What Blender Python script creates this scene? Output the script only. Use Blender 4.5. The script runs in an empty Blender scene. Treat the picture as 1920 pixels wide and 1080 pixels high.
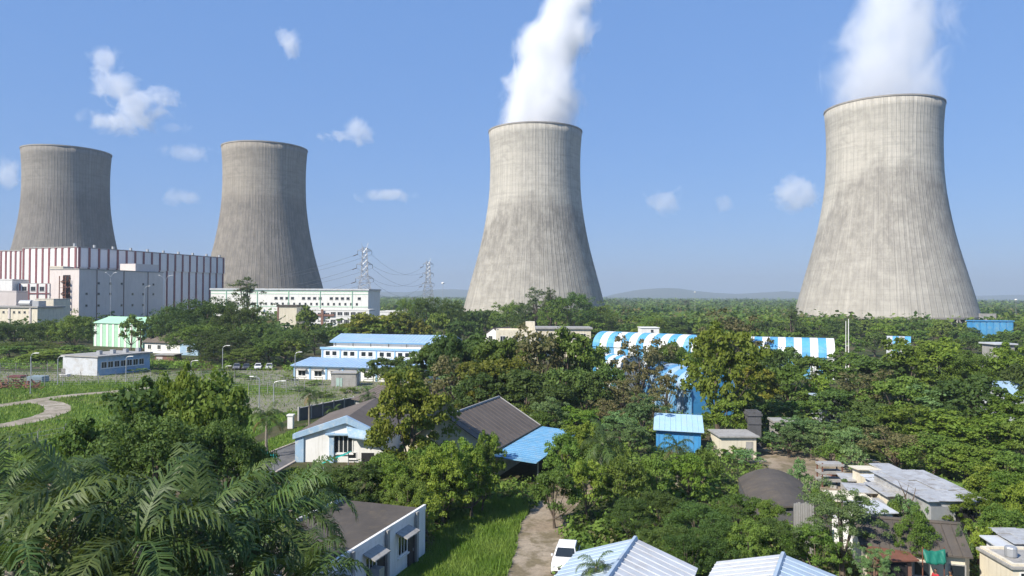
import bpy, math, random
import numpy as np
from mathutils import Vector, Matrix
R = math.radians
random.seed(7)
SC = bpy.context.scene
COL = SC.collection

# ------------------------------------------------------------------ camera, sky, sun, exposure
CAM_H = 18.0
FPX = 1390.0                       # focal length in photograph pixels (1920 wide)
cd = bpy.data.cameras.new('camera'); cam = bpy.data.objects.new('camera', cd); COL.objects.link(cam)
cd.sensor_width = 36.0; cd.lens = 36.0 * FPX / 1920.0; cd.clip_start = 0.5; cd.clip_end = 40000
cam.location = (0, 0, CAM_H)
CAM_ROT = Matrix.Rotation(R(90 + 0.70), 3, 'X') @ Matrix.Rotation(R(0.30), 3, 'Z')
cam.rotation_euler = CAM_ROT.to_euler()
SC.camera = cam

SUN_EL, SUN_AZ = 40.0, 131.0         # azimuth of the sun measured from +Y towards -X (it stands behind the camera, to the left)
sdir = Vector((-math.sin(R(SUN_AZ)) * math.cos(R(SUN_EL)), math.cos(R(SUN_AZ)) * math.cos(R(SUN_EL)), math.sin(R(SUN_EL))))
ld = bpy.data.lights.new('sun', 'SUN'); ld.energy = 4.3; ld.angle = R(0.53); ld.color = (1.0, 0.93, 0.82)
sun = bpy.data.objects.new('sun', ld); COL.objects.link(sun)
sun.rotation_euler = sdir.to_track_quat('Z', 'Y').to_euler(); sun.location = (-60, -40, 120)

W = bpy.data.worlds.new('World'); SC.world = W; W.use_nodes = True
wn = W.node_tree
for n in list(wn.nodes): wn.nodes.remove(n)
wo = wn.nodes.new('ShaderNodeOutputWorld'); wb = wn.nodes.new('ShaderNodeBackground'); ws = wn.nodes.new('ShaderNodeTexSky')
ws.sky_type = 'NISHITA'; ws.sun_disc = False; ws.sun_elevation = R(SUN_EL); ws.sun_rotation = R(-SUN_AZ)
ws.altitude = 60; ws.air_density = 1.0; ws.dust_density = 0.15; ws.ozone_density = 4.0
wb.inputs['Strength'].default_value = 0.075
# thin bright veil of high humid air: evens the clear-sky gradient, the same in every direction
sc_ = wn.nodes.new('ShaderNodeVectorMath'); sc_.operation = 'SCALE'; sc_.inputs['Scale'].default_value = 0.30; wn.links.new(ws.outputs[0], sc_.inputs[0])
ad_ = wn.nodes.new('ShaderNodeVectorMath'); ad_.operation = 'ADD'; ad_.inputs[1].default_value = (0.88, 1.92, 4.35); wn.links.new(sc_.outputs[0], ad_.inputs[0])
wn.links.new(ad_.outputs[0], wb.inputs[0]); wn.links.new(wb.outputs[0], wo.inputs[0])

SC.render.engine = 'CYCLES'
SC.view_settings.view_transform = 'Standard'; SC.view_settings.look = 'None'
SC.view_settings.exposure = 0.87; SC.view_settings.gamma = 1.0
cy = SC.cycles
cy.use_denoising = True; cy.max_bounces = 9; cy.diffuse_bounces = 5; cy.glossy_bounces = 2
cy.transmission_bounces = 3; cy.volume_bounces = 7; cy.transparent_max_bounces = 8
cy.volume_max_steps = 256; cy.use_adaptive_sampling = True; cy.adaptive_threshold = 0.02
cy.caustics_reflective = False; cy.caustics_refractive = False

# ------------------------------------------------------------------ photograph pixel -> place
def ray(px, py):
    return CAM_ROT @ Vector(((px - 960) / FPX, (540 - py) / FPX, -1.0))
def P(px, py, Y):                    # point at depth Y behind that pixel
    d = ray(px, py); return Vector((0, 0, CAM_H)) + d * (Y / d.y)
def G(px, py, z=0.0):                # point at height z behind that pixel
    d = ray(px, py); t = (z - CAM_H) / d.z; return Vector((0, 0, CAM_H)) + d * t
def XY(px, Y, py=600):
    p = P(px, py, Y); return (p.x, p.y)

# ------------------------------------------------------------------ materials
class NT:
    def __init__(s, name):
        s.m = bpy.data.materials.new(name); s.m.use_nodes = True; s.t = s.m.node_tree
        for n in list(s.t.nodes): s.t.nodes.remove(n)
        s.out = s.n('ShaderNodeOutputMaterial')
    def n(s, typ, **kw):
        nd = s.t.nodes.new(typ)
        for k, v in kw.items(): setattr(nd, k, v)
        return nd
    def l(s, a, b): s.t.links.new(a, b)
    def set(s, sock, v):
        if hasattr(v, 'is_output') or isinstance(v, bpy.types.NodeSocket): s.l(v, sock)
        else: sock.default_value = v
    def math(s, op, a, b=0.0, c=0.0, clamp=False):
        nd = s.n('ShaderNodeMath', operation=op, use_clamp=clamp)
        s.set(nd.inputs[0], a); s.set(nd.inputs[1], b)
        if len(nd.inputs) > 2: s.set(nd.inputs[2], c)
        return nd.outputs[0]
    def noise(s, vec, scale, detail=4, rough=0.55, dist=0.0, dim='3D'):
        nd = s.n('ShaderNodeTexNoise', noise_dimensions=dim)
        s.l(vec, nd.inputs['Vector']); nd.inputs['Scale'].default_value = scale
        nd.inputs['Detail'].default_value = detail; nd.inputs['Roughness'].default_value = rough
        nd.inputs['Distortion'].default_value = dist
        return nd.outputs[0]
    def mapr(s, v, a, b, c=0.0, d=1.0):
        nd = s.n('ShaderNodeMapRange', clamp=True); s.l(v, nd.inputs[0])
        for i, x in enumerate((a, b, c, d)): s.set(nd.inputs[i + 1], x)
        return nd.outputs[0]
    def mix(s, f, a, b, mode='MIX'):
        nd = s.n('ShaderNodeMix', data_type='RGBA', blend_type=mode)
        s.set(nd.inputs[0], f); s.set(nd.inputs[6], c4(a)); s.set(nd.inputs[7], c4(b))
        return nd.outputs[2]
    def scalev(s, vec, xyz):
        nd = s.n('ShaderNodeMapping'); s.l(vec, nd.inputs[0]); nd.inputs['Scale'].default_value = xyz
        return nd.outputs[0]
def c4(c):
    if isinstance(c, (tuple, list)): return (c[0], c[1], c[2], 1.0)
    return c

MATS = {}
def mat(name, col, rough=0.75, var=0.18, scale=0.6, dirt=None, dirt_amt=0.5, streak=0.0, bump=0.0, bscale=8.0, metal=0.0, spec=0.4, worn=0.0):
    """painted / plastered / sheet surface: mottled colour, vertical streaks of dirt, fine relief"""
    if name in MATS: return MATS[name]
    t = NT(name); tc = t.n('ShaderNodeTexCoord'); o = tc.outputs['Object']
    info = t.n('ShaderNodeObjectInfo')
    off = t.n('ShaderNodeVectorMath', operation='ADD'); t.l(o, off.inputs[0])
    cmb = t.n('ShaderNodeCombineXYZ'); r100 = t.math('MULTIPLY', info.outputs['Random'], 90.0)
    for i in range(3): t.l(r100, cmb.inputs[i])
    t.l(cmb.outputs[0], off.inputs[1]); o = off.outputs[0]
    n1 = t.noise(o, scale, 5); n2 = t.noise(o, scale * 7, 3)
    f = t.math('ADD', t.math('MULTIPLY', n1, 0.7), t.math('MULTIPLY', n2, 0.3))
    lo = [c * (1 - var) for c in col]; hi = [min(1, c * (1 + var * 0.6)) for c in col]
    c = t.mix(t.mapr(f, 0.3, 0.7), lo, hi)
    if dirt is not None:
        if streak > 0:
            sv = t.scalev(o, (2.2, 2.2, 0.22)); d = t.noise(sv, 1.3 * streak, 4, 0.65)
        else:
            d = t.noise(o, scale * 1.7, 6, 0.7, 0.4)
        c = t.mix(t.math('MULTIPLY', t.mapr(d, 0.5, 0.72), dirt_amt), c, dirt)
    b = t.n('ShaderNodeBsdfPrincipled'); t.set(b.inputs['Base Color'], c)
    t.set(b.inputs['Roughness'], t.mapr(n2, 0.2, 0.8, max(0.05, rough - 0.1), min(1, rough + 0.1)))
    b.inputs['Metallic'].default_value = metal; b.inputs['Specular IOR Level'].default_value = spec
    if bump > 0:
        bp = t.n('ShaderNodeBump'); bp.inputs['Strength'].default_value = bump; bp.inputs['Distance'].default_value = 0.05
        t.l(t.noise(o, bscale, 4), bp.inputs['Height']); t.l(bp.outputs[0], b.inputs['Normal'])
    t.l(b.outputs[0], t.out.inputs[0]); MATS[name] = t.m; return t.m

def glass(name='window_glass', col=(0.02, 0.026, 0.032)):
    if name in MATS: return MATS[name]
    t = NT(name); b = t.n('ShaderNodeBsdfPrincipled'); b.inputs['Base Color'].default_value = c4(col)
    b.inputs['Roughness'].default_value = 0.12; b.inputs['Specular IOR Level'].default_value = 0.5
    t.l(b.outputs[0], t.out.inputs[0]); MATS[name] = t.m; return t.m

def leaf_mat(name, a, b, trans=0.40, val=0.28, rough=0.62, spec=0.25):
    if name in MATS: return MATS[name]
    t = NT(name); at = t.n('ShaderNodeAttribute', attribute_name='tint'); info = t.n('ShaderNodeObjectInfo')
    c = t.mix(at.outputs['Fac'], a, b)
    hs = t.n('ShaderNodeHueSaturation'); t.set(hs.inputs['Color'], c)
    t.set(hs.inputs['Hue'], t.mapr(info.outputs['Random'], 0, 1, 0.478, 0.512))
    t.set(hs.inputs['Value'], t.mapr(t.math('FRACT', t.math('MULTIPLY', info.outputs['Random'], 7.31)), 0, 1, 1 - val, 1 + val))
    d = t.n('ShaderNodeBsdfPrincipled'); t.l(hs.outputs[0], d.inputs['Base Color']); d.inputs['Roughness'].default_value = rough
    d.inputs['Specular IOR Level'].default_value = spec
    tr = t.n('ShaderNodeBsdfTranslucent'); tb = t.mix(0.5, hs.outputs[0], (0.16, 0.22, 0.02)); t.l(tb, tr.inputs[0])
    mx = t.n('ShaderNodeMixShader'); mx.inputs[0].default_value = trans
    t.l(d.outputs[0], mx.inputs[1]); t.l(tr.outputs[0], mx.inputs[2]); t.l(mx.outputs[0], t.out.inputs[0])
    MATS[name] = t.m; return t.m

def ground_mat(name, cols, scales, bump=0.4):
    """natural ground: several colours broken up by noises of different size (world position)"""
    if name in MATS: return MATS[name]
    t = NT(name); g = t.n('ShaderNodeNewGeometry').outputs['Position']
    c = cols[0]
    for i, col in enumerate(cols[1:]):
        n = t.noise(g, scales[i], 6, 0.62, 0.3)
        c = t.mix(t.mapr(n, 0.46, 0.58), c, col)
    n = t.noise(g, 3.1, 3); c = t.mix(t.mapr(n, 0.3, 0.7), c, t.mix(1.0, c, (0.72, 0.72, 0.72), 'MULTIPLY'))
    b = t.n('ShaderNodeBsdfPrincipled'); t.set(b.inputs['Base Color'], c); b.inputs['Roughness'].default_value = 0.95
    b.inputs['Specular IOR Level'].default_value = 0.1
    bp = t.n('ShaderNodeBump'); bp.inputs['Strength'].default_value = bump; bp.inputs['Distance'].default_value = 0.2
    t.l(t.noise(g, 1.6, 6, 0.7), bp.inputs['Height']); t.l(bp.outputs[0], b.inputs['Normal'])
    t.l(b.outputs[0], t.out.inputs[0]); MATS[name] = t.m; return t.m

# ------------------------------------------------------------------ mesh building
class MB:
    def __init__(s): s.v = []; s.f = []
    def add(s, v, f):
        k = len(s.v); s.v += [tuple(p) for p in v]; s.f += [tuple(i + k for i in q) for q in f]; return s
    def box(s, x0, x1, y0, y1, z0, z1):
        return s.add([(x0,y0,z0),(x1,y0,z0),(x1,y1,z0),(x0,y1,z0),(x0,y0,z1),(x1,y0,z1),(x1,y1,z1),(x0,y1,z1)],
                     [(0,3,2,1),(4,5,6,7),(0,1,5,4),(1,2,6,5),(2,3,7,6),(3,0,4,7)])
    def slab(s, pts, th):            # planar polygon given thickness downwards
        n = len(pts); top = [tuple(p) for p in pts]; bot = [(p[0], p[1], p[2] - th) for p in pts]
        f = [tuple(range(n)), tuple(range(2*n-1, n-1, -1))] + [(i, n+i, n+(i+1) % n, (i+1) % n) for i in range(n)]
        return s.add(top + bot, f)
    def prism(s, prof, y0, y1):      # (x,z) profile pushed along y
        n = len(prof); v = [(x, y0, z) for x, z in prof] + [(x, y1, z) for x, z in prof]
        return s.add(v, [tuple(range(n)), tuple(range(2*n-1, n-1, -1))] + [(i, (i+n), ((i+1) % n)+n, (i+1) % n) for i in range(n)])
    def tube(s, pts, r0, r1=None, n=6, cap=True):
        r1 = r0 if r1 is None else r1; pts = [Vector(p) for p in pts]; m = len(pts); v = []
        for i, p in enumerate(pts):
            d = (pts[min(i+1, m-1)] - pts[max(i-1, 0)]).normalized()
            a = d.orthogonal().normalized() if abs(d.z) > 0.98 else d.cross(Vector((0,0,1))).normalized()
            b = d.cross(a); r = r0 + (r1 - r0) * i / max(1, m-1)
            for k in range(n):
                t = 2 * math.pi * k / n; v.append(p + (a * math.cos(t) + b * math.sin(t)) * r)
        f = [(i*n+k, i*n+(k+1) % n, (i+1)*n+(k+1) % n, (i+1)*n+k) for i in range(m-1) for k in range(n)]
        if cap: f += [tuple(range(n-1, -1, -1)), tuple(range((m-1)*n, m*n))]
        return s.add(v, f)
    def bar(s, a, b, w, h=None):     # square-section bar between two points
        return s.tube([a, b], w * 0.7, w * 0.7, 4)
    def lathe(s, prof, n=32, cap=False):
        v = [(r * math.cos(2*math.pi*k/n), r * math.sin(2*math.pi*k/n), z) for r, z in prof for k in range(n)]
        f = [(i*n+k, i*n+(k+1) % n, (i+1)*n+(k+1) % n, (i+1)*n+k) for i in range(len(prof)-1) for k in range(n)]
        if cap: f += [tuple(range(n-1, -1, -1)), tuple(range((len(prof)-1)*n, len(prof)*n))]
        return s.add(v, f)
    def mesh(s, name, m, smooth=False):
        me = bpy.data.meshes.new(name); me.from_pydata(s.v, [], s.f); me.materials.append(m)
        if smooth: me.polygons.foreach_set('use_smooth', [True] * len(me.polygons))
        me.update(); return me
    def build(s, name, m, parent=None, smooth=False, bevel=0.0):
        o = bpy.data.objects.new(name, s.mesh(name, m, smooth)); COL.objects.link(o)
        if parent: o.parent = parent
        if bevel > 0:
            b = o.modifiers.new('bevel', 'BEVEL'); b.width = bevel; b.segments = 2; b.limit_method = 'ANGLE'
        return o
def inst(name, me, parent, loc=(0,0,0), rotz=0.0, scale=(1,1,1)):
    o = bpy.data.objects.new(name, me); COL.objects.link(o); o.parent = parent
    o.location = loc; o.rotation_euler = (0, 0, rotz); o.scale = scale; return o
def tag(o, label, cat, group=None, kind=None):
    o['label'] = label; o['category'] = cat
    if group: o['group'] = group
    if kind: o['kind'] = kind
    return o
def thing(name, label, cat, loc=(0,0,0), rotz=0.0, group=None):
    o = bpy.data.objects.new(name, None); COL.objects.link(o); o.location = loc; o.rotation_euler = (0, 0, rotz)
    o.empty_display_size = 0.5
    return tag(o, label, cat, group)
def struct(o): o['kind'] = 'structure'; return o

FOOT = []                            # footprints that plants keep clear of
def foot(pts): FOOT.append([(p[0], p[1]) for p in pts])
def inside(x, y, poly):
    c = False; j = len(poly) - 1
    for i in range(len(poly)):
        xi, yi = poly[i]; xj, yj = poly[j]
        if (yi > y) != (yj > y) and x < (xj - xi) * (y - yi) / (yj - yi) + xi: c = not c
        j = i
    return c
def blocked(x, y):
    return any(inside(x, y, q) for q in FOOT)
def frame(t, x, y):                  # local (x,y) of a thing -> world
    c, s = math.cos(t.rotation_euler.z), math.sin(t.rotation_euler.z)
    return (t.location.x + c*x - s*y, t.location.y + s*x + c*y)
def foot_of(t, L, Wd, m=0.6):
    foot([frame(t, -m, -m), frame(t, L+m, -m), frame(t, L+m, Wd+m), frame(t, -m, Wd+m)])

# ------------------------------------------------------------------ ground, roads, field
M_GROUND = ground_mat('scrub_ground', [(0.050,0.062,0.022), (0.085,0.090,0.035), (0.13,0.105,0.065), (0.045,0.065,0.018)], [0.06, 0.035, 0.15])
mb = MB(); mb.add([(-9000,-300,0),(9000,-300,0),(9000,14000,0),(-9000,14000,0)], [(0,1,2,3)])
struct(mb.build('ground', M_GROUND))
def sheet(name, pts, m, z):
    return struct(MB().add([(p[0], p[1], z) for p in pts], [tuple(range(len(pts)))]).build(name, m))
def gp(*pp): return [G(a, b) for a, b in pp]
M_GRASS = ground_mat('field_grass', [(0.085,0.155,0.022), (0.13,0.19,0.035), (0.14,0.145,0.05), (0.07,0.13,0.02)], [0.08, 0.05, 0.3], 0.6)
M_DIRT = ground_mat('pale_dirt', [(0.36,0.31,0.25), (0.45,0.40,0.33), (0.25,0.22,0.16)], [0.12, 0.4], 0.3)
M_YARD = ground_mat('yard_earth', [(0.24,0.225,0.17), (0.12,0.165,0.05), (0.22,0.21,0.15)], [0.045, 0.13], 0.3)
M_EARTH = ground_mat('bare_earth', [(0.30,0.24,0.175), (0.36,0.30,0.225), (0.20,0.165,0.105)], [0.15, 0.5], 0.4)
M_ASPH = ground_mat('asphalt', [(0.13,0.13,0.135), (0.16,0.158,0.155)], [0.4], 0.1)
field_poly = [p for p in gp((-260,905),(-200,716),(240,712),(640,722),(560,775),(420,850),(330,905))]
sheet('grass_field', field_poly, M_GRASS, 0.004)
yard_poly = gp((-230,716),(-200,697),(330,697),(700,690),(730,722),(700,752),(560,772),(440,778),(430,742),(560,733),(430,716))
sheet('yard', yard_poly, M_YARD, 0.010)
def ribbon(name, cl, w, m, z, n=14):     # road from a centre line of world points with a width, edges slightly uneven
    pts = [Vector((p[0], p[1], 0)) for p in cl]; out = []
    seg = []
    for i in range(len(pts) - 1):
        p0 = pts[max(i-1, 0)]; p1 = pts[i]; p2 = pts[i+1]; p3 = pts[min(i+2, len(pts)-1)]
        for k in range(n):
            t = k / n
            seg.append(0.5 * ((2*p1) + (p2-p0)*t + (2*p0-5*p1+4*p2-p3)*t*t + (3*p1-p0-3*p2+p3)*t**3))
    seg.append(pts[-1]); v = []; rr = random.Random(len(cl))
    for i, p in enumerate(seg):
        d = (seg[min(i+1, len(seg)-1)] - seg[max(i-1, 0)]); d.z = 0; d.normalize(); nrm = Vector((-d.y, d.x, 0))
        for s in (-1, 1):
            q = p + nrm * s * (w/2 + rr.uniform(-.15, .15) * min(1, w/3)); v.append((q.x, q.y, z))
    foot([v[i] for i in range(0, len(v), 2)] + [v[i] for i in range(len(v)-1, 0, -2)])
    return struct(MB().add(v, [(2*i, 2*i+1, 2*i+3, 2*i+2) for i in range(len(seg)-1)]).build(name, m)), seg
ribbon('dirt_track', gp((-60,770),(60,752),(130,742),(230,733),(330,722)), 3.2, M_DIRT, 0.016)
ribbon('dirt_track', gp((-60,806),(40,792),(105,772),(100,758),(60,752)), 3.6, M_DIRT, 0.020)
ribbon('dirt_lane', [(0.6,40),(1.4,46),(2.0,52),(2.9,60),(5.5,69),(10,76)], 3.6, M_EARTH, 0.016)
_, seg = ribbon('asphalt_road', [(-26.5,74),(-25.4,84),(-22.5,98),(-19.5,114),(-16,135)], 4.4, M_ASPH, 0.016)
M_KERB = mat('kerb_stone', (0.42,0.36,0.31), 0.85, 0.25, 1.5)
kb = thing('kerb', 'reddish kerb running along the asphalt road', 'kerb')
for i in range(0, len(seg)-1):
    d = (seg[i+1]-seg[i]); L = d.length
    nrm = Vector((-d.y, d.x, 0)).normalized()
    for s in (-1, 1):
        a = seg[i] + nrm*s*2.4; b = seg[i+1] + nrm*s*2.4
        q = nrm*0.14
        MB().slab([(a+q)+Vector((0,0,.13)), (a-q)+Vector((0,0,.13)), (b-q)+Vector((0,0,.13)), (b+q)+Vector((0,0,.13))] , 0.16).build('kerb_stone', M_KERB, kb)
yard2 = gp((1340,842),(1480,835),(1560,850),(1640,862),(1700,890),(1700,960),(1560,990),(1500,960),(1470,900))
sheet('earth_yard', yard2, M_EARTH, 0.010)
foot(yard2)

# ------------------------------------------------------------------ hills on the horizon
M_HILL = ground_mat('hill_scrub', [(0.06,0.08,0.035), (0.09,0.095,0.05)], [0.002], 0.2)
def hill(pts, Y, dep):               # crest line in photograph pixels, real ridge with depth
    v = []; n = len(pts)
    for k, (f, zz) in enumerate(((-1, 0), (-.55, .45), (0, 1), (.6, .5), (1, 0))):
        for (px, py) in pts:
            p = P(px, py, Y); v.append((p.x, Y + f*dep, max(0, p.z) * zz + (random.uniform(-3, 3) if 0 < zz < 1 else 0)))
    fs = [(k*n+i, k*n+i+1, (k+1)*n+i+1, (k+1)*n+i) for k in range(4) for i in range(n-1)]
    return struct(MB().add(v, fs).build('hill', M_HILL, smooth=True))
hill([(1120,560),(1150,552),(1175,547),(1200,543),(1225,541),(1250,540),(1275,541),(1300,545),(1340,549),(1380,551),(1420,549),(1470,546),(1500,548),(1560,553),(1620,560)], 7500, 900)
hill([(1600,562),(1700,558),(1800,555),(1900,553),(2000,551),(2100,556)], 8200, 900)
hill([(560,556),(640,549),(700,546),(760,548),(810,543),(850,542),(900,545),(960,548),(1040,551),(1130,556)], 8600, 900)
hill([(-300,545),(0,541),(200,546),(400,541),(560,548)], 8800, 900)

# ------------------------------------------------------------------ cooling towers
def tower_mat(name, base, stain, dark_tone_h, dark_tone_j, dark_tone_k, lo=0.72):
    t = NT(name); uv = t.n('ShaderNodeUVMap', uv_map='UVMap').outputs[0]
    sx = t.n('ShaderNodeSeparateXYZ'); t.l(uv, sx.inputs[0]); u, v = sx.outputs[0], sx.outputs[1]
    big = t.noise(uv, 0.035, 6, 0.6, dim='2D')
    streak = t.noise(t.scalev(uv, (1.0, 0.035, 1)), 0.45, 5, 0.7, dim='2D')
    fine = t.noise(t.scalev(uv, (1.0, 0.12, 1)), 2.0, 4, 0.7, dim='2D')
    lift = t.noise(t.scalev(uv, (0.05, 1.0, 1)), 0.35, 3, 0.7, dim='2D')
    # meridional ribs and lift joints, as faint dark lines
    rib = t.math('PINGPONG', t.math('ADD', u, t.math('MULTIPLY', fine, 0.25)), 1.25); ribl = t.mapr(rib, 0.0, 0.35, 1.0, 0.0)
    jn = t.math('PINGPONG', v, 1.5); jl = t.mapr(jn, 0.0, 0.16, 1.0, 0.0)
    c = t.mix(t.mapr(streak, 0.30, 0.70), [x*0.86 for x in base], [min(1, x*1.12) for x in base])
    c = t.mix(t.math('MULTIPLY', t.mapr(lift, 0.46, 0.68), 0.45), c, [x*0.66 for x in base])
    blot = t.noise(t.scalev(uv, (0.6, 1.0, 1)), 0.16, 7, 0.75, 0.6, dim='2D'); c = t.mix(t.math('MULTIPLY', t.mapr(blot, 0.48, 0.66), 0.55), c, [x*0.60 for x in base])
    brk = t.mapr(t.noise(uv, 0.3, 3, 0.6, dim='2D'), 0.42, 0.62)
    c = t.mix(t.math('MULTIPLY', t.mapr(big, 0.4, 0.7), 0.3), c, [x*0.78 for x in base])
    # darker colour below an uneven edge high on the shell, patchy
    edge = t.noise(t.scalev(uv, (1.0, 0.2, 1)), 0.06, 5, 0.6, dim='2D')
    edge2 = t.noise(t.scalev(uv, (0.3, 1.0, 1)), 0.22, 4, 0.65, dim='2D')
    cen = t.math('MULTIPLY', t.math('POWER', t.math('ABSOLUTE', t.math('SUBTRACT', u, dark_tone_k[0])), 2.0), dark_tone_k[1])
    hh = t.math('SUBTRACT', t.math('ADD', dark_tone_h - dark_tone_j * 0.75, t.math('ADD', t.math('MULTIPLY', edge, dark_tone_j), t.math('MULTIPLY', edge2, dark_tone_j*0.5))), cen)
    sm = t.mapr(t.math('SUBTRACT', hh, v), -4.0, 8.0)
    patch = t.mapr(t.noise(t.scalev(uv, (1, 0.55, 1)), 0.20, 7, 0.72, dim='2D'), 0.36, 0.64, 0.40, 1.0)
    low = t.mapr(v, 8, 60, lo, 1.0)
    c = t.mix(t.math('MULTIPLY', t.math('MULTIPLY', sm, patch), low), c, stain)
    # white lime runs
    runs = t.noise(t.scalev(uv, (1.0, 0.015, 1)), 0.9, 3, 0.6, dim='2D')
    c = t.mix(t.math('MULTIPLY', t.math('MULTIPLY', t.mapr(runs, 0.60, 0.74), sm), 0.35), c, [min(1, x*1.2) for x in base])
    # dark soot near the lip
    lip = t.math('MULTIPLY', t.mapr(v, 120, 138.5), t.mapr(t.noise(t.scalev(uv, (1, 0.09, 1)), 0.5, 4, 0.7, dim='2D'), 0.42, 0.66))
    c = t.mix(t.math('MULTIPLY', lip, 0.55), c, [x*0.5 for x in base])
    c = t.mix(t.math('MULTIPLY', t.math('MULTIPLY', ribl, brk), 0.26), c, [x*0.5 for x in base])
    c = t.mix(t.math('MULTIPLY', t.math('MULTIPLY', jl, brk), 0.42), c, [x*0.5 for x in base])
    b = t.n('ShaderNodeBsdfPrincipled'); t.set(b.inputs['Base Color'], c); b.inputs['Roughness'].default_value = 0.9
    b.inputs['Specular IOR Level'].default_value = 0.15
    bp = t.n('ShaderNodeBump'); bp.inputs['Strength'].default_value = 0.5; bp.inputs['Distance'].default_value = 0.3
    t.set(bp.inputs['Height'], t.math('ADD', ribl, t.math('MULTIPLY', fine, 0.6))); t.l(bp.outputs[0], b.inputs['Normal'])
    t.l(b.outputs[0], t.out.inputs[0]); return t.m
PROF = [(50.4,7.6),(48.9,14),(46.6,23),(44.1,32.7),(41.6,42),(39.2,51.5),(37.5,59),(36.0,66.5),(34.7,74),(33.6,81.5),(32.7,89),(32.1,96.5),(31.75,107),(31.7,117),(31.95,126),(32.4,133),(32.9,138.6)]
def cooling_tower(px, Y, m, label, scale=1.0):
    x, y = XY(px, Y); t = thing('cooling_tower', label, 'cooling tower', (x, y, 0)); t.scale = scale if isinstance(scale, tuple) else (scale,)*3; scale = t.scale[0]
    # seam of the shell's mapping turned away from the camera
    a0 = math.atan2(y, x)
    n = 144; v = []; uvs = []
    prof = PROF + [(32.3, 138.6)] + [(r - 0.7, z) for r, z in reversed(PROF)]
    me = bpy.data.meshes.new('shell'); f = []
    N1 = n + 1
    for (r, z) in prof:
        for k in range(N1):
            a = a0 + 2*math.pi*k/n; v.append((r*math.cos(a), r*math.sin(a), z)); uvs.append(((k/n - 0.5)*2*math.pi*36.0, z))
    for i in range(len(prof)-1):
        for k in range(n): f.append((i*N1+k, i*N1+k+1, (i+1)*N1+k+1, (i+1)*N1+k))
    me.from_pydata(v, [], f); me.materials.append(m)
    ul = me.uv_layers.new(name='UVMap'); idx = np.empty(len(me.loops), dtype=np.int32); me.loops.foreach_get('vertex_index', idx)
    ul.data.foreach_set('uv', np.array(uvs, dtype=np.float32)[idx].ravel())
    sm = np.ones(len(me.polygons), dtype=bool); L = len(PROF)
    sm[(L-1)*n:(L+1)*n] = False
    me.polygons.foreach_set('use_smooth', sm); me.update()
    o = bpy.data.objects.new('shell', me); COL.objects.link(o); o.parent = t
    conc = mat('tower_concrete', (0.30,0.28,0.25), 0.9, 0.25, 0.2)
    rim = MB().lathe([(32.7,138.0),(33.15,138.0),(33.15,138.9),(31.9,138.9),(31.9,138.55)], n); rim.build('rim_walkway', conc, t)
    b = MB()
    for k in range(n//2):
        a = 2*math.pi*k/(n//2); p = Vector((33.0*math.cos(a), 33.0*math.sin(a), 138.9)); b.bar(p, p+Vector((0,0,1.1)), 0.06)
    b.build('rim_railing_posts', conc, t)['kind'] = 'stuff'
    b = MB().lathe([(50.0,7.2),(50.9,7.2),(50.9,8.4),(50.0,8.4),(50.0,7.2)], n); b.build('ring_beam', conc, t)
    cm = MB(); cm.bar((52.8,0,0), (50.45*math.cos(.055), 50.45*math.sin(.055), 7.4), 0.62)
    cm = cm.mesh('column', conc)
    cm2 = MB(); cm2.bar((52.8,0,0), (50.45*math.cos(-.055), 50.45*math.sin(-.055), 7.4), 0.62)
    cm2 = cm2.mesh('column', conc)
    for k in range(48):
        for q in (cm, cm2): inst('column', q, t, rotz=2*math.pi*k/48)
    MB().lathe([(53.5,0),(56.5,0),(56.5,1.6),(55.9,1.6),(55.9,0.6),(53.5,0.6)], 96).build('basin_wall', conc, t)
    MB().lathe([(0.1,6.2),(49.5,6.2),(49.5,5.2),(0.1,5.2)], 64).build('fill_pack', mat('fill_pack', (0.03,0.03,0.03), 0.9), t)
    MB().lathe([(3,9.6),(47,9.6),(47,9.2),(3,9.2)], 48).build('drift_eliminator', mat('fill_pack', (0.03,0.03,0.03)), t)
    foot([(x+58*scale*math.cos(q*.4), y+58*scale*math.sin(q*.4)) for q in range(16)])
    return t
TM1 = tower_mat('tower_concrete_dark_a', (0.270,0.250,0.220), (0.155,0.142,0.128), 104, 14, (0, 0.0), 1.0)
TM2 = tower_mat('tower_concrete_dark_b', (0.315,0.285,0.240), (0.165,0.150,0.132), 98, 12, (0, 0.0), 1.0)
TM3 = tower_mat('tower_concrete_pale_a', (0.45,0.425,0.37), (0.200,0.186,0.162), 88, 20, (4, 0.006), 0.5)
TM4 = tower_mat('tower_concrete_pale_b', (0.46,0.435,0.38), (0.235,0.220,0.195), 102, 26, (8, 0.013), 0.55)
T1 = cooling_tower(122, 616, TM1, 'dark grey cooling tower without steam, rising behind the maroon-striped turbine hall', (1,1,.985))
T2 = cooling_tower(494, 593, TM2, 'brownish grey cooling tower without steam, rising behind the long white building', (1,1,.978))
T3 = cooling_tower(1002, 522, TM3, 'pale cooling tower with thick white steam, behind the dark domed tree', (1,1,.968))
T4 = cooling_tower(1656, 453, TM4, 'pale cooling tower with thin steam, jagged dark patch and blue shed at its foot', (1.015,1.015,.97))

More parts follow.
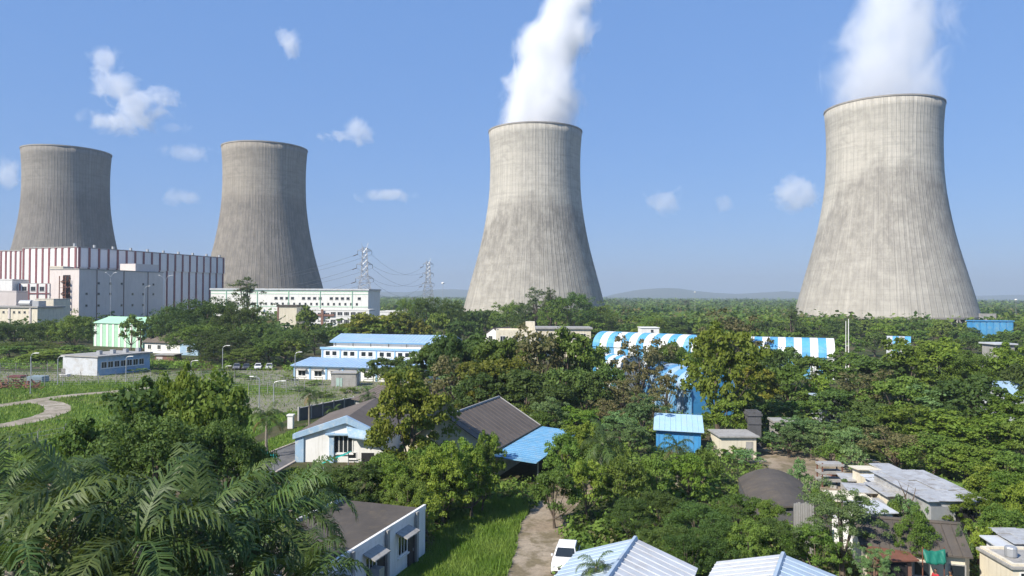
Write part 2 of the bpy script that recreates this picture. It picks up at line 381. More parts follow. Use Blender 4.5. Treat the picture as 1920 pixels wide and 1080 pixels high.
# ------------------------------------------------------------------ building helpers
M_WHITE = mat('white_paint', (0.74,0.73,0.70), 0.8, 0.08, 0.5, (0.42,0.39,0.33), 0.45, 1.0)
M_CREAM = mat('cream_paint', (0.66,0.60,0.47), 0.85, 0.10, 0.6, (0.33,0.28,0.20), 0.5, 1.0)
M_PINK = mat('pinkish_plaster', (0.60,0.54,0.51), 0.85, 0.08, 0.2, (0.40,0.35,0.33), 0.4, 0.4)
M_MAROON = mat('maroon_cladding', (0.20,0.075,0.08), 0.65, 0.25, 0.5)
M_CLAD = mat('white_cladding', (0.72,0.70,0.69), 0.6, 0.06, 0.3, (0.5,0.47,0.45), 0.4, 0.4)
M_GREYC = mat('grey_concrete', (0.33,0.32,0.30), 0.9, 0.2, 0.7, (0.15,0.14,0.12), 0.6, 1.0, 0.3)
M_DARKC = mat('dark_concrete', (0.10,0.10,0.105), 0.9, 0.25, 0.9, (0.05,0.05,0.045), 0.6, 1.0, 0.3)
M_BLUE = mat('blue_sheet', (0.10,0.28,0.50), 0.55, 0.2, 0.4, (0.30,0.34,0.36), 0.6)
M_LBLUE = mat('light_blue_sheet', (0.29,0.43,0.60), 0.55, 0.16, 0.35, (0.42,0.44,0.44), 0.65)
M_PBLUE = mat('pale_blue_sheet', (0.37,0.46,0.55), 0.55, 0.18, 0.35, (0.36,0.36,0.34), 0.7)
M_VBLUE = mat('vivid_blue_sheet', (0.055,0.27,0.55), 0.55, 0.2, 0.4, (0.22,0.33,0.40), 0.6)
M_WSHEET = mat('white_sheet', (0.50,0.52,0.54), 0.6, 0.18, 0.4, (0.32,0.28,0.23), 0.65)
M_BROWN = mat('weathered_brown_roof', (0.135,0.110,0.092), 0.9, 0.25, 0.5, (0.07,0.06,0.05), 0.6, 0, 0.4, 5)
M_DBROWN = mat('dark_brown_roof', (0.085,0.073,0.062), 0.9, 0.3, 0.5, (0.14,0.11,0.075), 0.6, 0, 0.4, 5)
M_GREEN = mat('pale_green_sheet', (0.36,0.60,0.42), 0.6, 0.1, 0.4, (0.3,0.38,0.3), 0.4)
M_TIN = mat('weathered_tin', (0.50,0.50,0.49), 0.5, 0.2, 0.6, (0.17,0.12,0.08), 0.7, 0, 0.2, 3, 0.3)
M_STEEL = mat('galvanised_steel', (0.42,0.43,0.44), 0.5, 0.15, 0.8, metal=0.5)
M_TEAL = mat('teal_sheet', (0.02,0.42,0.36), 0.5, 0.15, 0.8, (0.1,0.25,0.22), 0.4)
M_REDB = mat('red_brick_wall', (0.24,0.13,0.095), 0.9, 0.25, 1.0, (0.12,0.09,0.07), 0.5)
M_BLACK = mat('dark_opening', (0.018,0.018,0.02), 0.9, 0.2, 1.0)
M_RUST = mat('rusty_steel', (0.17,0.07,0.045), 0.85, 0.3, 0.7)
M_TRIMB = mat('blue_paint', (0.25,0.43,0.62), 0.7, 0.15, 0.8, (0.45,0.48,0.48), 0.5, 1.0)
M_WORNB = mat('worn_blue_paint', (0.30,0.44,0.58), 0.8, 0.2, 1.0, (0.60,0.60,0.56), 0.75)
GL = glass()
_wc = {}
def window(parent, face, s, z, w, h, L, Wd, fm=None, bars=1, hood=None, proud=0.05, gl=None):
    """window set on a face of a local-axis box: frame part with pane, glazing bars and sill as sub-parts"""
    fm = fm or M_WHITE; key = (round(w,2), round(h,2), fm.name, bars, hood.name if hood else None, gl.name if gl else '')
    if key not in _wc:
        f = MB(); b = min(0.12, w*0.09)
        for q in ((-w/2-b, w/2+b, -proud, 0.02, h/2, h/2+b), (-w/2-b, w/2+b, -proud, 0.02, -h/2-b, -h/2), (-w/2-b, -w/2, -proud, 0.02, -h/2, h/2), (w/2, w/2+b, -proud, 0.02, -h/2, h/2)): f.box(*q)
        for i in range(bars):
            x = -w/2 + w*(i+1)/(bars+1); f.box(x-b*.3, x+b*.3, -proud*.8, 0.0, -h/2, h/2)
        pn = MB().box(-w/2, w/2, -0.012, 0.0, -h/2, h/2).mesh('pane', gl or GL)
        sl = MB().box(-w/2-b*1.4, w/2+b*1.4, -proud*3.2, 0.0, -h/2-b*1.9, -h/2-b).mesh('sill', fm)
        hd = None
        if hood: hd = MB().slab([(-w/2-.35,0,h/2+.42),(-w/2-.35,-.85,h/2+.12),(w/2+.35,-.85,h/2+.12),(w/2+.35,0,h/2+.42)], .07).mesh('hood', hood)
        _wc[key] = (f.mesh('window', fm), pn, sl, hd)
    f, pn, sl, hd = _wc[key]
    loc, rz = {'front': ((s, 0, z), 0), 'right': ((L, s, z), math.pi/2), 'left': ((0, s, z), -math.pi/2), 'back': ((s, Wd, z), math.pi)}[face]
    o = inst('window', f, parent, loc, rz)
    inst('pane', pn, o); inst('sill', sl, o)
    if hd: inst('hood', hd, o)
    return o
def door(parent, face, s, w, h, L, Wd, m, z0=0.0):
    loc, rz = {'front': ((s, 0, z0), 0), 'right': ((L, s, z0), math.pi/2), 'left': ((0, s, z0), -math.pi/2)}[face]
    me = MB().box(-w/2, w/2, -0.06, 0.02, 0, h)
    me.box(-w/2-.09, -w/2, -.10, .02, 0, h+.09); me.box(w/2, w/2+.09, -.10, .02, 0, h+.09); me.box(-w/2, w/2, -.10, .02, h, h+.09)
    o = inst('door', me.mesh('door', m), parent, loc, rz)
    inst('handle', MB().box(w*.32, w*.36, -.12, -.05, h*.42, h*.52).mesh('handle', M_STEEL), o)
    return o
def ang_of(a, b): return math.atan2(b[1]-a[1], b[0]-a[0])
def gable(name, label, cat, A, ang, L, Wd, he, hr, wm, rm, ridge='x', over=0.4, ribs=0.0, th=0.10, rm2=None, group=None, gm=None, cap=None):
    t = thing(name, label, cat, (A[0], A[1], 0), ang, group); foot_of(t, L, Wd)
    b = MB()
    if ridge == 'x':
        prof = [(0,0),(Wd,0),(Wd,he),(Wd/2,hr-.04),(0,he)]
        n = len(prof); v = [(0,y,z) for y,z in prof] + [(L,y,z) for y,z in prof]
        b.add(v, [tuple(range(n)), tuple(range(2*n-1,n-1,-1))] + [(i,n+i,n+(i+1)%n,(i+1)%n) for i in range(n)])
    else:
        b.prism([(0,0),(L,0),(L,he),(L/2,hr-.04),(0,he)], 0, Wd)
    b.build('wall', wm, t)
    half = (Wd if ridge == 'x' else L)/2; sl = (hr-he)/half; ze = he - sl*over
    for s in (0, 1):
        if ridge == 'x':
            ye = -over if s == 0 else Wd+over; ym = Wd/2
            pts = [(-over,ye,ze+th),(L+over,ye,ze+th),(L+over,ym,hr+th),(-over,ym,hr+th)]
        else:
            xe = -over if s == 0 else L+over; xm = L/2
            pts = [(xe,-over,ze+th),(xm,-over,hr+th),(xm,Wd+over,hr+th),(xe,Wd+over,ze+th)]
        r = MB().slab(pts, th).build('roof', (rm2 if (rm2 and s) else rm), t)
        if ribs > 0:
            a, d = (Vector(pts[0]), Vector(pts[3])) if ridge == 'x' else (Vector(pts[0]), Vector(pts[1]))
            e = Vector(pts[1]) if ridge == 'x' else Vector(pts[3])
            n = int((e-a).length/ribs); rmesh = MB().bar(Vector((0,0,.02)), (d-a)+Vector((0,0,.02)), 0.05).mesh('rib', rm2 if (rm2 and s) else rm)
            for i in range(1, n): inst('rib', rmesh, r, a + (e-a)*i/n)
    cb = MB()
    if ridge == 'x': cb.tube([(-over-.02,Wd/2,hr+th),(L+over+.02,Wd/2,hr+th)], 0.14, n=6)
    else: cb.tube([(L/2,-over-.02,hr+th),(L/2,Wd+over+.02,hr+th)], 0.14, n=6)
    cb.build('ridge_cap', cap or rm, t)
    return t
def block(name, label, cat, A, ang, L, Wd, h, wm, rm=None, parapet=0.0, over=0.0, th=0.25, group=None, fr=True):
    t = thing(name, label, cat, (A[0], A[1], 0), ang, group)
    if fr: foot_of(t, L, Wd)
    MB().box(0, L, 0, Wd, 0, h).build('wall', wm, t)
    r = MB().box(-over, L+over, -over, Wd+over, h+.003, h+th); r = r.build('roof', rm or wm, t)
    if parapet > 0:
        b = MB(); q = .22
        b.box(0, L, 0, q, h+th, h+th+parapet); b.box(0, L, Wd-q, Wd, h+th, h+th+parapet); b.box(0, q, q, Wd-q, h+th, h+th+parapet); b.box(L-q, L, q, Wd-q, h+th, h+th+parapet)
        b.build('parapet', wm, t)
    return t
def bx(parent, name, m, *q): return MB().box(*q).build(name, m, parent)

# ------------------------------------------------------------------ turbine hall (maroon stripes)
u = Vector((0.323, 0.946)).normalized(); nrm = Vector((u.y, -u.x))
N = Vector(XY(143, 360))
th_ang = math.atan2(u.y, u.x)        # local x runs along the shaded long side, local y to the far left
HT = 18 + 85*360/FPX + 1.0
def turbine_hall(O, label, L=103, Wd=36):
    t = thing('turbine_hall', label, 'power station', (O.x, O.y, 0), th_ang); foot_of(t, L, Wd)
    MB().box(0, L, 0, Wd, 0, HT).build('wall', M_CLAD, t)
    bx(t, 'roof', M_GREYC, -.3, L+.3, -.3, Wd+.3, HT+.003, HT+.5)
    bx(t, 'upper_cladding_band', M_CLAD, 0, L+.4, -0.5, -.003, HT-9.5, HT-.2)
    up = MB().box(-.55, .55, -.35, 0, 0, HT-.3).mesh('stripe', M_MAROON)
    up2 = MB().box(-.55, .55, -.8, -.5, HT-9.4, HT+.2).mesh('stripe', M_MAROON)
    n = 18
    for i in range(n+1):
        s = 0.8 + (L-1.6)*i/n
        inst('stripe', up, t, (s, 0, 0)); inst('stripe', up2, t, (s, 0, 0))
        if i % 2 == 0: bx(t, 'roof_vent', M_STEEL, s-.5, s+.5, 2, 3, HT+.5, HT+2.0)
    fr = MB().box(-.32, 0, -.6, .6, 0, HT+.1).mesh('stripe', M_MAROON)
    for i in range(9): inst('stripe', fr, t, (0, .8 + (Wd-1.6)*i/8, 0))
    pan = MB().box(-.12, -.003, -1.55, 1.55, 0, HT-.6).mesh('cladding_panel', M_CLAD)
    for i in range(8): inst('cladding_panel', pan, t, (0, .8 + (Wd-1.6)*(i+.5)/8, 0))
    return t
H1 = turbine_hall(N, 'white turbine hall with maroon vertical stripes and a stair tower beside it')
O2 = N + u*14 - nrm*36 - nrm*8
H2 = turbine_hall(O2, 'second maroon-striped hall just showing past the first hall', 60, 30)
# service block in front of the long side, with red stair tower
A1 = N - u*15 + nrm*0.85
L1, W1, h1 = 50.0, 18.0, 29.6
tb = thing('service_block', 'pinkish service block with tiny windows and a rusty stair, against the striped hall', 'building', ((A1+nrm*W1).x, (A1+nrm*W1).y, 0), th_ang)
foot_of(tb, L1, W1)
MB().box(0, L1, 0, W1, 0, h1).build('wall', M_PINK, tb); bx(tb, 'roof', M_GREYC, -.2, L1+.2, -.2, W1+.2, h1+.003, h1+.5)
bx(tb, 'penthouse', M_PINK, 34, 49, 2, 12, h1+.5, h1+4.2)
for i in range(7):
    for k, z in enumerate((7.5, 13, 18.5, 23.5)):
        if (i*3+k) % 4 != 3: window(tb, 'front', 4+i*6.6, z, 1.1, 0.9, L1, W1, M_GREYC, 0)
dp = MB().box(-.12, .12, -.25, 0, 0, h1).mesh('downpipe', M_RUST)
for s in (9.5, 25, 40): inst('downpipe', dp, tb, (s, 0, 0))
# stair on the sunlit end (local -x face)
st = MB()
for y in (5.6, 9.4):
    for x in (-.2, -2.2): st.box(x-.15, x+.15, y-.15, y+.15, 0, h1-3)
for k in range(9):
    z = 1.5 + k*2.8; st.box(-2.3, -.1, 5.5, 9.5, z, z+.18)
    a, c = ((-1.2, 5.7, z+.1), (-1.2, 9.3, z+2.8)) if k % 2 else ((-1.2, 9.3, z+.1), (-1.2, 5.7, z+2.8))
    st.bar(a, c, .35)
st.build('stair_tower', M_RUST, tb)
bx(tb, 'stair_recess', M_BLACK, -.03, -.003, 5.2, 9.8, 0, h1-2.5)
def pxblock(name, label, cat, pl, pr, top, Y, dep, wm, rm=None, Yr=None, **kw):
    a = XY(pl, Y); b = XY(pr, Yr or Y); h = P((pl+pr)/2, top, (Y+(Yr or Y))/2).z
    return block(name, label, cat, a, ang_of(a, b), math.dist(a, b), dep, h-kw.get('th', .25)-kw.get('parapet', 0), wm, rm, **kw), math.dist(a, b), h
t, L, h = pxblock('service_block', 'narrow cream block joined to the stair tower side of the service block', 'building', 92, 117, 499, 352, 10, M_CREAM, M_GREYC, parapet=.5, fr=False)
window(t, 'front', L*.55, h-9, 2.2, 1, L, 10, M_GREYC, 0)
t, L, h = pxblock('service_block', 'low flat-roofed cream block with a shaded side below the striped hall', 'building', 66, 100, 560, 318, 12, M_CREAM, M_GREYC, parapet=.3, over=.0)
for k in range(3): window(t, 'right', 3+k*3, 5, 1.4, 1.6, L, 12, M_GREYC, 0)
t, L, h = pxblock('service_block', 'long low grey-cream block with a row of small vents and roof machinery', 'building', -60, 70, 574, 305, 14, M_CREAM, M_GREYC, over=.5, th=.6, Yr=300)
for k in range(12): window(t, 'front', 2+k*(L-3)/12, h-2.4, .9, .7, L, 14, M_GREYC, 0)
for k in range(3): bx(t, 'pilaster', M_PINK, L*(.3+.3*k)-.35, L*(.3+.3*k)+.35, -.3, -.003, 0, h-.7)
MB().add([], []).tube([(L*.62,5,h+1.2),(L*.78,5,h+1.2)], 1.3, n=12).build('roof_tank', M_STEEL, t)
bx(t, 'roof_machinery', M_STEEL, L*.84, L*.93, 3, 7, h, h+2.2)
t, L, h = pxblock('service_block', 'white roof house with grey side standing behind the low blocks', 'building', -50, 22, 523, 342, 12, M_WHITE, M_GREYC, parapet=.4)
window(t, 'front', L*.6, h-4, 2.5, 2, L, 12, M_GREYC, 1)
t, L, h = pxblock('service_block', 'grey machinery block under the white roof house', 'building', -60, 30, 545, 332, 8, M_PINK, M_GREYC, parapet=.4, fr=False)
t, L, h = pxblock('service_block', 'white block with maroon grid lines at the foot of the striped hall', 'building', 33, 92, 531, 345, 10, M_WHITE, M_GREYC, fr=False)
for k in range(4): bx(t, 'stripe', M_MAROON, L*(.06+.28*k)-.4, L*(.06+.28*k)+.4, -.15, -.003, 0, h-.3)
bx(t, 'ledge', M_MAROON, 0, L, -.3, -.16, h-5, h-4.5)
for k in range(3): window(t, 'front', L*(.2+.28*k), h-2.6, 2.0, 1.8, L, 10, M_GREYC, 1)

# ------------------------------------------------------------------ long white building behind the trees
t, L, h = pxblock('long_building', 'long white industrial building with two rows of small windows and pale green trim', 'building', 395, 690, 541, 405, 22, M_WHITE, M_WSHEET, Yr=395, over=.5, th=.9)
for k in range(16):
    if k % 5 != 4: window(t, 'front', L*.42+k*(L*.56)/16, h-5.2, 1.6, 1.2, L, 22, M_GREYC, 0)
for k in range(26): window(t, 'front', 3+k*(L-6)/26, h-8.2, 1.0, 1.1, L, 22, M_GREYC, 0)
for k in range(3): bx(t, 'trim_band', M_GREEN, .05, L-.05, -.12, -.003, h-(1.6, 9.8, 3.0)[k], h-(1.3, 9.5, 2.75)[k])
for k in range(5): bx(t, 'downpipe', M_GREEN, L*(.1+.2*k)-.15, L*(.1+.2*k)+.15, -.3, -.13, 0, h-1)
t, L, h = pxblock('service_block', 'tan windowless block in front of the long white building', 'building', 520, 556, 572, 335, 14, M_CREAM, M_DBROWN, th=.8, over=.3)
bx(t, 'pilaster', M_REDB, -.05, .6, -.15, -.003, 0, h-1)
t, L, h = pxblock('office_block', 'office block with maroon bands and rows of dark windows before the long white building', 'building', 580, 692, 580, 330, 14, M_WHITE, M_GREYC, parapet=.5)
for r_ in range(3):
    bx(t, 'balcony_band', M_REDB if r_ % 2 == 0 else M_WHITE, 0, L*.42, -.5, -.003, h-3.1-r_*3.4, h-2.2-r_*3.4)
    for k in range(8): window(t, 'front', 1.8+k*(L-3)/8, h-1.55-.4-r_*3.4-1.9*(k<3)*.2, 2.1, 1.5, L, 14, M_WHITE, 2)
bx(t, 'stair_bay', M_REDB, L*.20, L*.24, -.7, -.51, 0, h)
t, L, h = pxblock('low_house', 'flat-roofed white house with a dark side wall behind the yellowish trees', 'house', 712, 790, 583, 300, 12, M_WHITE, M_GREYC, parapet=.4)
bx(t, 'stair_head', M_CREAM, L*.55, L*.75, 3, 7, h, h+2.2)
for k in range(4): window(t, 'front', 2+k*3.8, h-2.6, 1.5, 1.4, L, 12, M_WHITE, 1)

# ------------------------------------------------------------------ green and white striped shed
a = XY(176, 262); b = XY(268, 252)
t = gable('striped_shed', 'tall pale green shed with white stripes among dark trees', 'shed', a, ang_of(a, b), math.dist(a, b), 12, P(200,606,258).z, P(200,595,262).z, M_GREEN, M_GREEN, 'x', .4)
L = math.dist(a, b); he = P(200,606,258).z
for k in range(8): bx(t, 'cladding_panel', M_WHITE, .5+k*(L-.5)/8, .5+k*(L-.5)/8+1.0, -.1, -.003, 0, he-.3)
# brown-roofed bungalow
a = XY(272, 232); b = XY(345, 226)
t = gable('bungalow', 'bungalow with brown tiled gable roof and white walls beside dark trees', 'house', a, ang_of(a, b), math.dist(a, b), 9, 3.6, 6.2, M_WHITE, M_BROWN, 'x', .6)
L = math.dist(a, b)
for k in range(3): window(t, 'front', 2+k*4, 1.9, 1.3, 1.3, L, 9, M_WHITE, 1)
a = XY(338, 224); b = XY(372, 222)
t = gable('bungalow', 'small porch house with blue-grey gable wall next to the brown-roofed bungalow', 'house', a, ang_of(a, b), math.dist(a, b), 7, 3.2, 5.4, M_WORNB, M_BROWN, 'y', .4)
window(t, 'front', math.dist(a, b)/2, 1.8, 1.4, 1.2, 5, 7, M_WHITE, 1)
# long grey shed with its end lit
c0 = G(183, 705); e0 = G(122, 700); f0 = G(281, 694)
ag = ang_of(c0, f0); L = math.dist(c0[:2], f0[:2]); Wd = 10.5
t = thing('long_shed', 'long low grey shed with square windows and a pale end wall', 'shed', (c0.x, c0.y, 0), ag); foot_of(t, L, Wd)
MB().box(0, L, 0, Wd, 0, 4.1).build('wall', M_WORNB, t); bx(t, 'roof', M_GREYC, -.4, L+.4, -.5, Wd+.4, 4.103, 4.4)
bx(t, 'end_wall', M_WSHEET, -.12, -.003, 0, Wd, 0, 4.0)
for k in range(7): window(t, 'front', 1.6+k*(L-2.4)/7, 2.3, 1.3, 1.3, L, Wd, M_WHITE, 1)
for k in range(4): bx(t, 'roof_vent', M_STEEL, 3+k*L/4, 3.8+k*L/4, 3, 4, 4.4, 5.3)
t, L, h = pxblock('brick_hut', 'small brick hut with pinkish front beside the long grey shed', 'hut', 292, 326, 665, 205, 5, M_REDB, M_GREYC, th=.2, over=.3)
bx(t, 'front_panel', M_PINK, .3, L*.4, -.05, -.003, 0, h-.6)
# yard things
t, L, h = pxblock('kiosk', 'small white guard kiosk on the yard edge', 'kiosk', 114, 126, 702, 163, 1.6, M_WHITE, M_WHITE, th=.12, over=.15)
door(t, 'front', L/2, .7, 1.7, L, 1.6, M_GREYC)
t, L, h = pxblock('container', 'blue-grey shipping container in the scrap yard', 'container', 52, 80, 706, 152, 2.4, mat('container_paint', (0.25,0.32,0.36), .6, .2, 1), None, th=.06, over=.02)
for k in range(12): bx(t, 'corrugation', MATS['container_paint'], .1+k*L/12, .1+k*L/12+L/24, -.04, -.002, .1, h-.2)
t, L, h = pxblock('container', 'dark red container half hidden by scrap', 'container', 14, 40, 705, 160, 2.4, mat('container_red', (0.16,0.05,0.045), .7, .25, 1), None, th=.06, over=.02)
for k in range(12): bx(t, 'corrugation', MATS['container_red'], .1+k*L/12, .1+k*L/12+L/24, -.04, -.002, .1, h-.2)
rr = random.Random(3); scrap = MB()
for k in range(150):
    q = G(rr.uniform(-60, 75), rr.uniform(716, 732)); w = rr.uniform(.2, .8)
    scrap.bar(q + Vector((0,0,rr.uniform(.1,.5))), q + Vector((rr.uniform(-1,1), rr.uniform(-1,1), rr.uniform(.2, .9))), w*.3)
o = scrap.build('scrap_heap', M_RUST); tag(o, 'heap of rusty scrap metal in the yard', 'scrap', kind='stuff')

# ------------------------------------------------------------------ blue-roofed stepped building
c0 = G(551, 710); c1 = G(722, 716)
ag = ang_of(c0, c1); c, s = math.cos(ag), math.sin(ag)
t = thing('stepped_workshop', 'white stepped workshop with blue roofs, blue pilasters and hooded windows', 'building', (c0.x, c0.y, 0), ag)
Lw = 31.0; foot_of(t, Lw, 24)
MB().box(0, Lw, 0, 8, 0, 2.95).build('wall', M_WHITE, t)
MB().box(2.2, Lw-1.8, 8, 13, 0, 6.3).build('wall', M_WHITE, t)
MB().box(2.6, Lw-.6, 13, 23, 0, 7.5).build('wall', M_WHITE, t)
def roofm(name, pts, m, th=.14, ribs=0):
    r = MB().slab(pts, th).build(name, m, t)
    if ribs:
        a, e, d = Vector(pts[0]), Vector(pts[1]), Vector(pts[3]); rm = MB().bar((0,0,.02), (d-a)+Vector((0,0,.02)), .05).mesh('rib', m)
        for i in range(1, ribs): inst('rib', rm, r, a+(e-a)*i/ribs)
roofm('roof', [(-.5,-.7,3.02),(Lw+.5,-.7,3.02),(Lw+.5,8,4.1),(-.5,8,4.1)], M_LBLUE, .14, 36)
roofm('roof', [(2.0,12.3,7.55),(Lw,12.3,7.55),(Lw,18,9.05),(2.0,18,9.05)], M_LBLUE, .14, 34)
roofm('roof', [(2.0,23.6,7.55),(2.0,18,9.05),(Lw,18,9.05),(Lw,23.6,7.55)], M_LBLUE, .14)
bx(t, 'fascia', M_BLUE, 2.0, Lw, 12.32, 12.45, 7.15, 7.40)
bx(t, 'parapet', M_TRIMB, 2.0, Lw-1.6, 7.75, 7.97, 5.95, 6.45)
bx(t, 'fascia', M_TRIMB, -.4, Lw+.4, -.55, -.45, 2.7, 2.87)
for k in range(9):
    x = k*Lw/8; x = min(max(x, .2), Lw-.2); bx(t, 'pilaster', M_TRIMB, x-.2, x+.2, -.14, -.003, 0, 2.85)
for k in range(8):
    window(t, 'front', Lw*(k+.5)/8, 1.3, 1.7, 1.15, Lw, 8, M_WHITE, 1, M_GREYC)
for k in range(7):
    x = 2.5 + k*(Lw-4.6)/6; bx(t, 'pilaster', M_TRIMB, x-.16, x+.16, 7.86, 7.997, 4.12, 5.94)
    if k < 6:
        for q in (.3, .68):
            o = window(t, 'front', x+q*(Lw-4.6)/6, 5.05, 1.05, .95, Lw, 8, M_WHITE, 0); o.location.y = 8.0
for k in range(7):
    x = 3.2 + k*(Lw-4.4)/6; bx(t, 'pilaster', M_GREYC, x-.1, x+.1, 12.9, 12.997, 6.3, 7.12)
for k in range(3):
    o = window(t, 'front', Lw-4.6+k*1.6, 6.75, 1.1, .55, Lw, 8, M_WHITE, 0); o.location.y = 13.0
t, L, h = pxblock('pump_house', 'little concrete pump house with a faded green door by the stepped workshop', 'hut', 622, 668, 699, 148, 4, M_GREYC, M_GREYC, th=.15, over=.2)
bx(t, 'door', mat('faded_green', (0.35,0.48,0.42), .8), L*.2, L*.45, -.06, -.003, 0, 1.7)
t, L, h = pxblock('brick_wall', 'low reddish brick wall near the parked cars', 'wall', 478, 548, 692, 185, .35, M_REDB, M_REDB, th=.1, over=.05)

# ------------------------------------------------------------------ white house with blue gable
c0 = G(556, 866); c1 = G(716, 864)
ag = ang_of(c0, c1) - 0.10; L = 9.8; Wd = 15
t = thing('gabled_house', 'white house with worn blue gable edges, an arched brow and a barred window', 'house', (c0.x, c0.y, 0), ag); foot_of(t, L, Wd)
MB().prism([(0,0),(L,0),(L,2.75),(L*.55,4.7),(0,2.95)], 0, Wd).build('wall', M_WHITE, t)
for s, m in ((0, M_BROWN), (1, M_BROWN)):
    xe, ze = (-.5, 2.80) if s == 0 else (L+.5, 2.55); xm, zm = L*.55, 4.75
    MB().slab([(xe,.3,ze+.12),(xm,.3,zm+.12),(xm,Wd+.4,zm+.12),(xe,Wd+.4,ze+.12)], .12).build('roof', m, t)
# blue gable coping and brow
for s in (0, 1):
    xe, ze = (-.35, 2.70) if s == 0 else (L+.35, 2.40); xm, zm = L*.55, 4.75
    q = [(xe,ze-.2),(xm,zm-.45),(xm,zm+.30),(xe,ze+.35)]
    if s: q = q[::-1]
    MB().prism(q, -.35, .28).build('gable_coping', M_WORNB, t)
MB().slab([(L*.56,-.3,3.95),(L*.60,-1.0,3.0),(L+.4,-1.0,2.45),(L+.4,-.3,2.9)], .14).build('canopy', M_WORNB, t)
bx(t, 'corner_pilaster', M_WORNB, -.12, .8, -.16, -.003, 0, 2.9)
bx(t, 'pilaster', M_WORNB, L*.37, L*.42, -.3, -.003, 0, 3.2)
bx(t, 'lintel', M_WORNB, L*.33, L*.60, -.55, -.01, 3.0, 3.15)
window(t, 'front', L*.52, 1.95, 1.9, 1.75, L, Wd, M_WHITE, 3)
window(t, 'front', L*.62, .75, .8, .6, L, Wd, M_WHITE, 0)
bx(t, 'opening', M_BLACK, L*.72, L*.86, -.03, -.003, .0, 1.05)
for k in range(2): window(t, 'left', Wd*.35+k*5, 1.7, 1.4, 1.2, L, Wd, M_WHITE, 1)
# brown roof house behind it
a = XY(668, 112); b = XY(760, 104)
t = gable('brown_roofed_house', 'low house with a flat-pitched brown roof behind the yellow-green tree', 'house', a, ang_of(a, b), 12, 9, 2.6, 4.0, M_GREYC, M_BROWN, 'x', .5, .8)
# boundary wall and gate post beside the road
p0 = G(436, 803); p1 = G(560, 789); p2 = G(706, 757)
for (qa, qb) in ((p1, p2),):
    t = thing('boundary_wall', 'dark weathered concrete boundary wall beside the grass verge', 'wall', (qa.x, qa.y, 0), ang_of(qa, qb)); L = math.dist(qa[:2], qb[:2])
    n = int(L/2.6); pan = MB().box(0, 2.45, -.06, .06, 0, 1.75).mesh('wall_panel', M_DARKC); po = MB().box(-.12, .12, -.12, .12, 0, 2.0).mesh('post', M_GREYC)
    for k in range(n): inst('wall_panel', pan, t, (k*2.6+.08, 0, 0)); inst('post', po, t, (k*2.6, 0, 0))
    cp = MB().box(0, n*2.6, -.16, .16, 1.753, 1.86).build('coping', M_GREYC, t)
q = G(545, 803); t = thing('gate_post', 'white painted gate post at the end of the dark wall', 'post', (q.x, q.y, 0))
bx(t, 'shaft', M_WHITE, -.35, .35, -.35, .35, 0, 1.7); bx(t, 'cap', M_WHITE, -.45, .45, -.45, .45, 1.7, 1.9)
for (pl, pr, py0, Y, lb) in ((466, 512, 842, 74, 'teal sheet awning sloping down beside the palm trunk'), (600, 652, 856, 72, 'teal corrugated awning in front of the gabled house')):
    a = P(pl, py0+ (0 if pl < 500 else 14), Y); b = P(pr, py0+(18 if pl < 500 else -6), Y-2)
    t = thing('sheet_awning', lb, 'awning', (a.x, a.y, 0)); d = b - a; d2 = Vector((.25, .75, .10))
    o0 = Vector((0,0,a.z)); MB().slab([o0, o0+d, o0+d+d2, o0+d2], .05).build('sheet', M_TEAL, t)
    rm = MB().bar((0,0,.02), d2+Vector((0,0,.02)), .05).mesh('rib', M_TEAL)
    for k in range(1, 8): inst('rib', rm, t, o0+d*k/8)
    for k in (0.05, .95): MB().tube([(d.x*k+.12,d.y*k+.35,0),(d.x*k+.12,d.y*k+.35,a.z+d.z*k+.03)], .05).build('post', M_STEEL, t)

# ------------------------------------------------------------------ brown gable hall with blue lean-to
rf = Vector((-1.59, 88.3)); rn = Vector((-6.4, 74.4)); dr = (rf-rn); Lr = dr.length; dr.normalize(); pr_ = Vector((dr.y, -dr.x))
A = rn + pr_*4.8; ag = math.atan2(dr.y, dr.x)
t = gable('brown_roofed_hall', 'hall with a broad brown-grey gable roof and pale ridge beside a blue lean-to', 'building', A, ag, Lr, 9.6, 3.1, 6.0, M_CREAM, M_BROWN, 'x', .35, 1.1, cap=M_GREYC)
b = t; vz = MB()
for s in (0, 1):
    ye = -.35 if s == 0 else 9.95
    vz.bar((Lr+.37, ye, 3.02), (Lr+.37, 4.8, 6.12), .12)
vz.build('verge_board', M_GREYC, t)
t = thing('lean_to', 'sky blue sheet lean-to roof on posts against the brown-roofed hall', 'lean-to', (A.x, A.y, 0), ag)
foot_of(t, Lr, .1)
MB().slab([(-1.5,-5.0,2.45),(Lr+.8,-5.0,2.50),(Lr+.8,-.45,2.83),(-1.5,-.45,2.78)], .09).build('roof', mat('sky_blue_sheet', (0.15,0.36,0.56), .55, .22, .5, (0.33,0.40,0.42), .6), t)
rm = MB().bar((0,0,.02), (0,4.5,.35), .04).mesh('rib', MATS['sky_blue_sheet'])
for k in range(1, 22): inst('rib', rm, t, (-1.5+k*(Lr+2.3)/22, -5.0, 2.46+.05*k/22))
for k in range(5): MB().tube([(k*Lr/4,-4.7,0),(k*Lr/4,-4.7,2.42)], .07).build('post', M_STEEL, t)
MB().box(0, Lr, -4.65, -4.55, 2.2, 2.34).build('beam', M_STEEL, t)
c_ = [frame(t, -1.5, -5.0), frame(t, Lr+.8, -5.0), frame(t, Lr+.8, 0), frame(t, -1.5, 0)]; foot(c_)

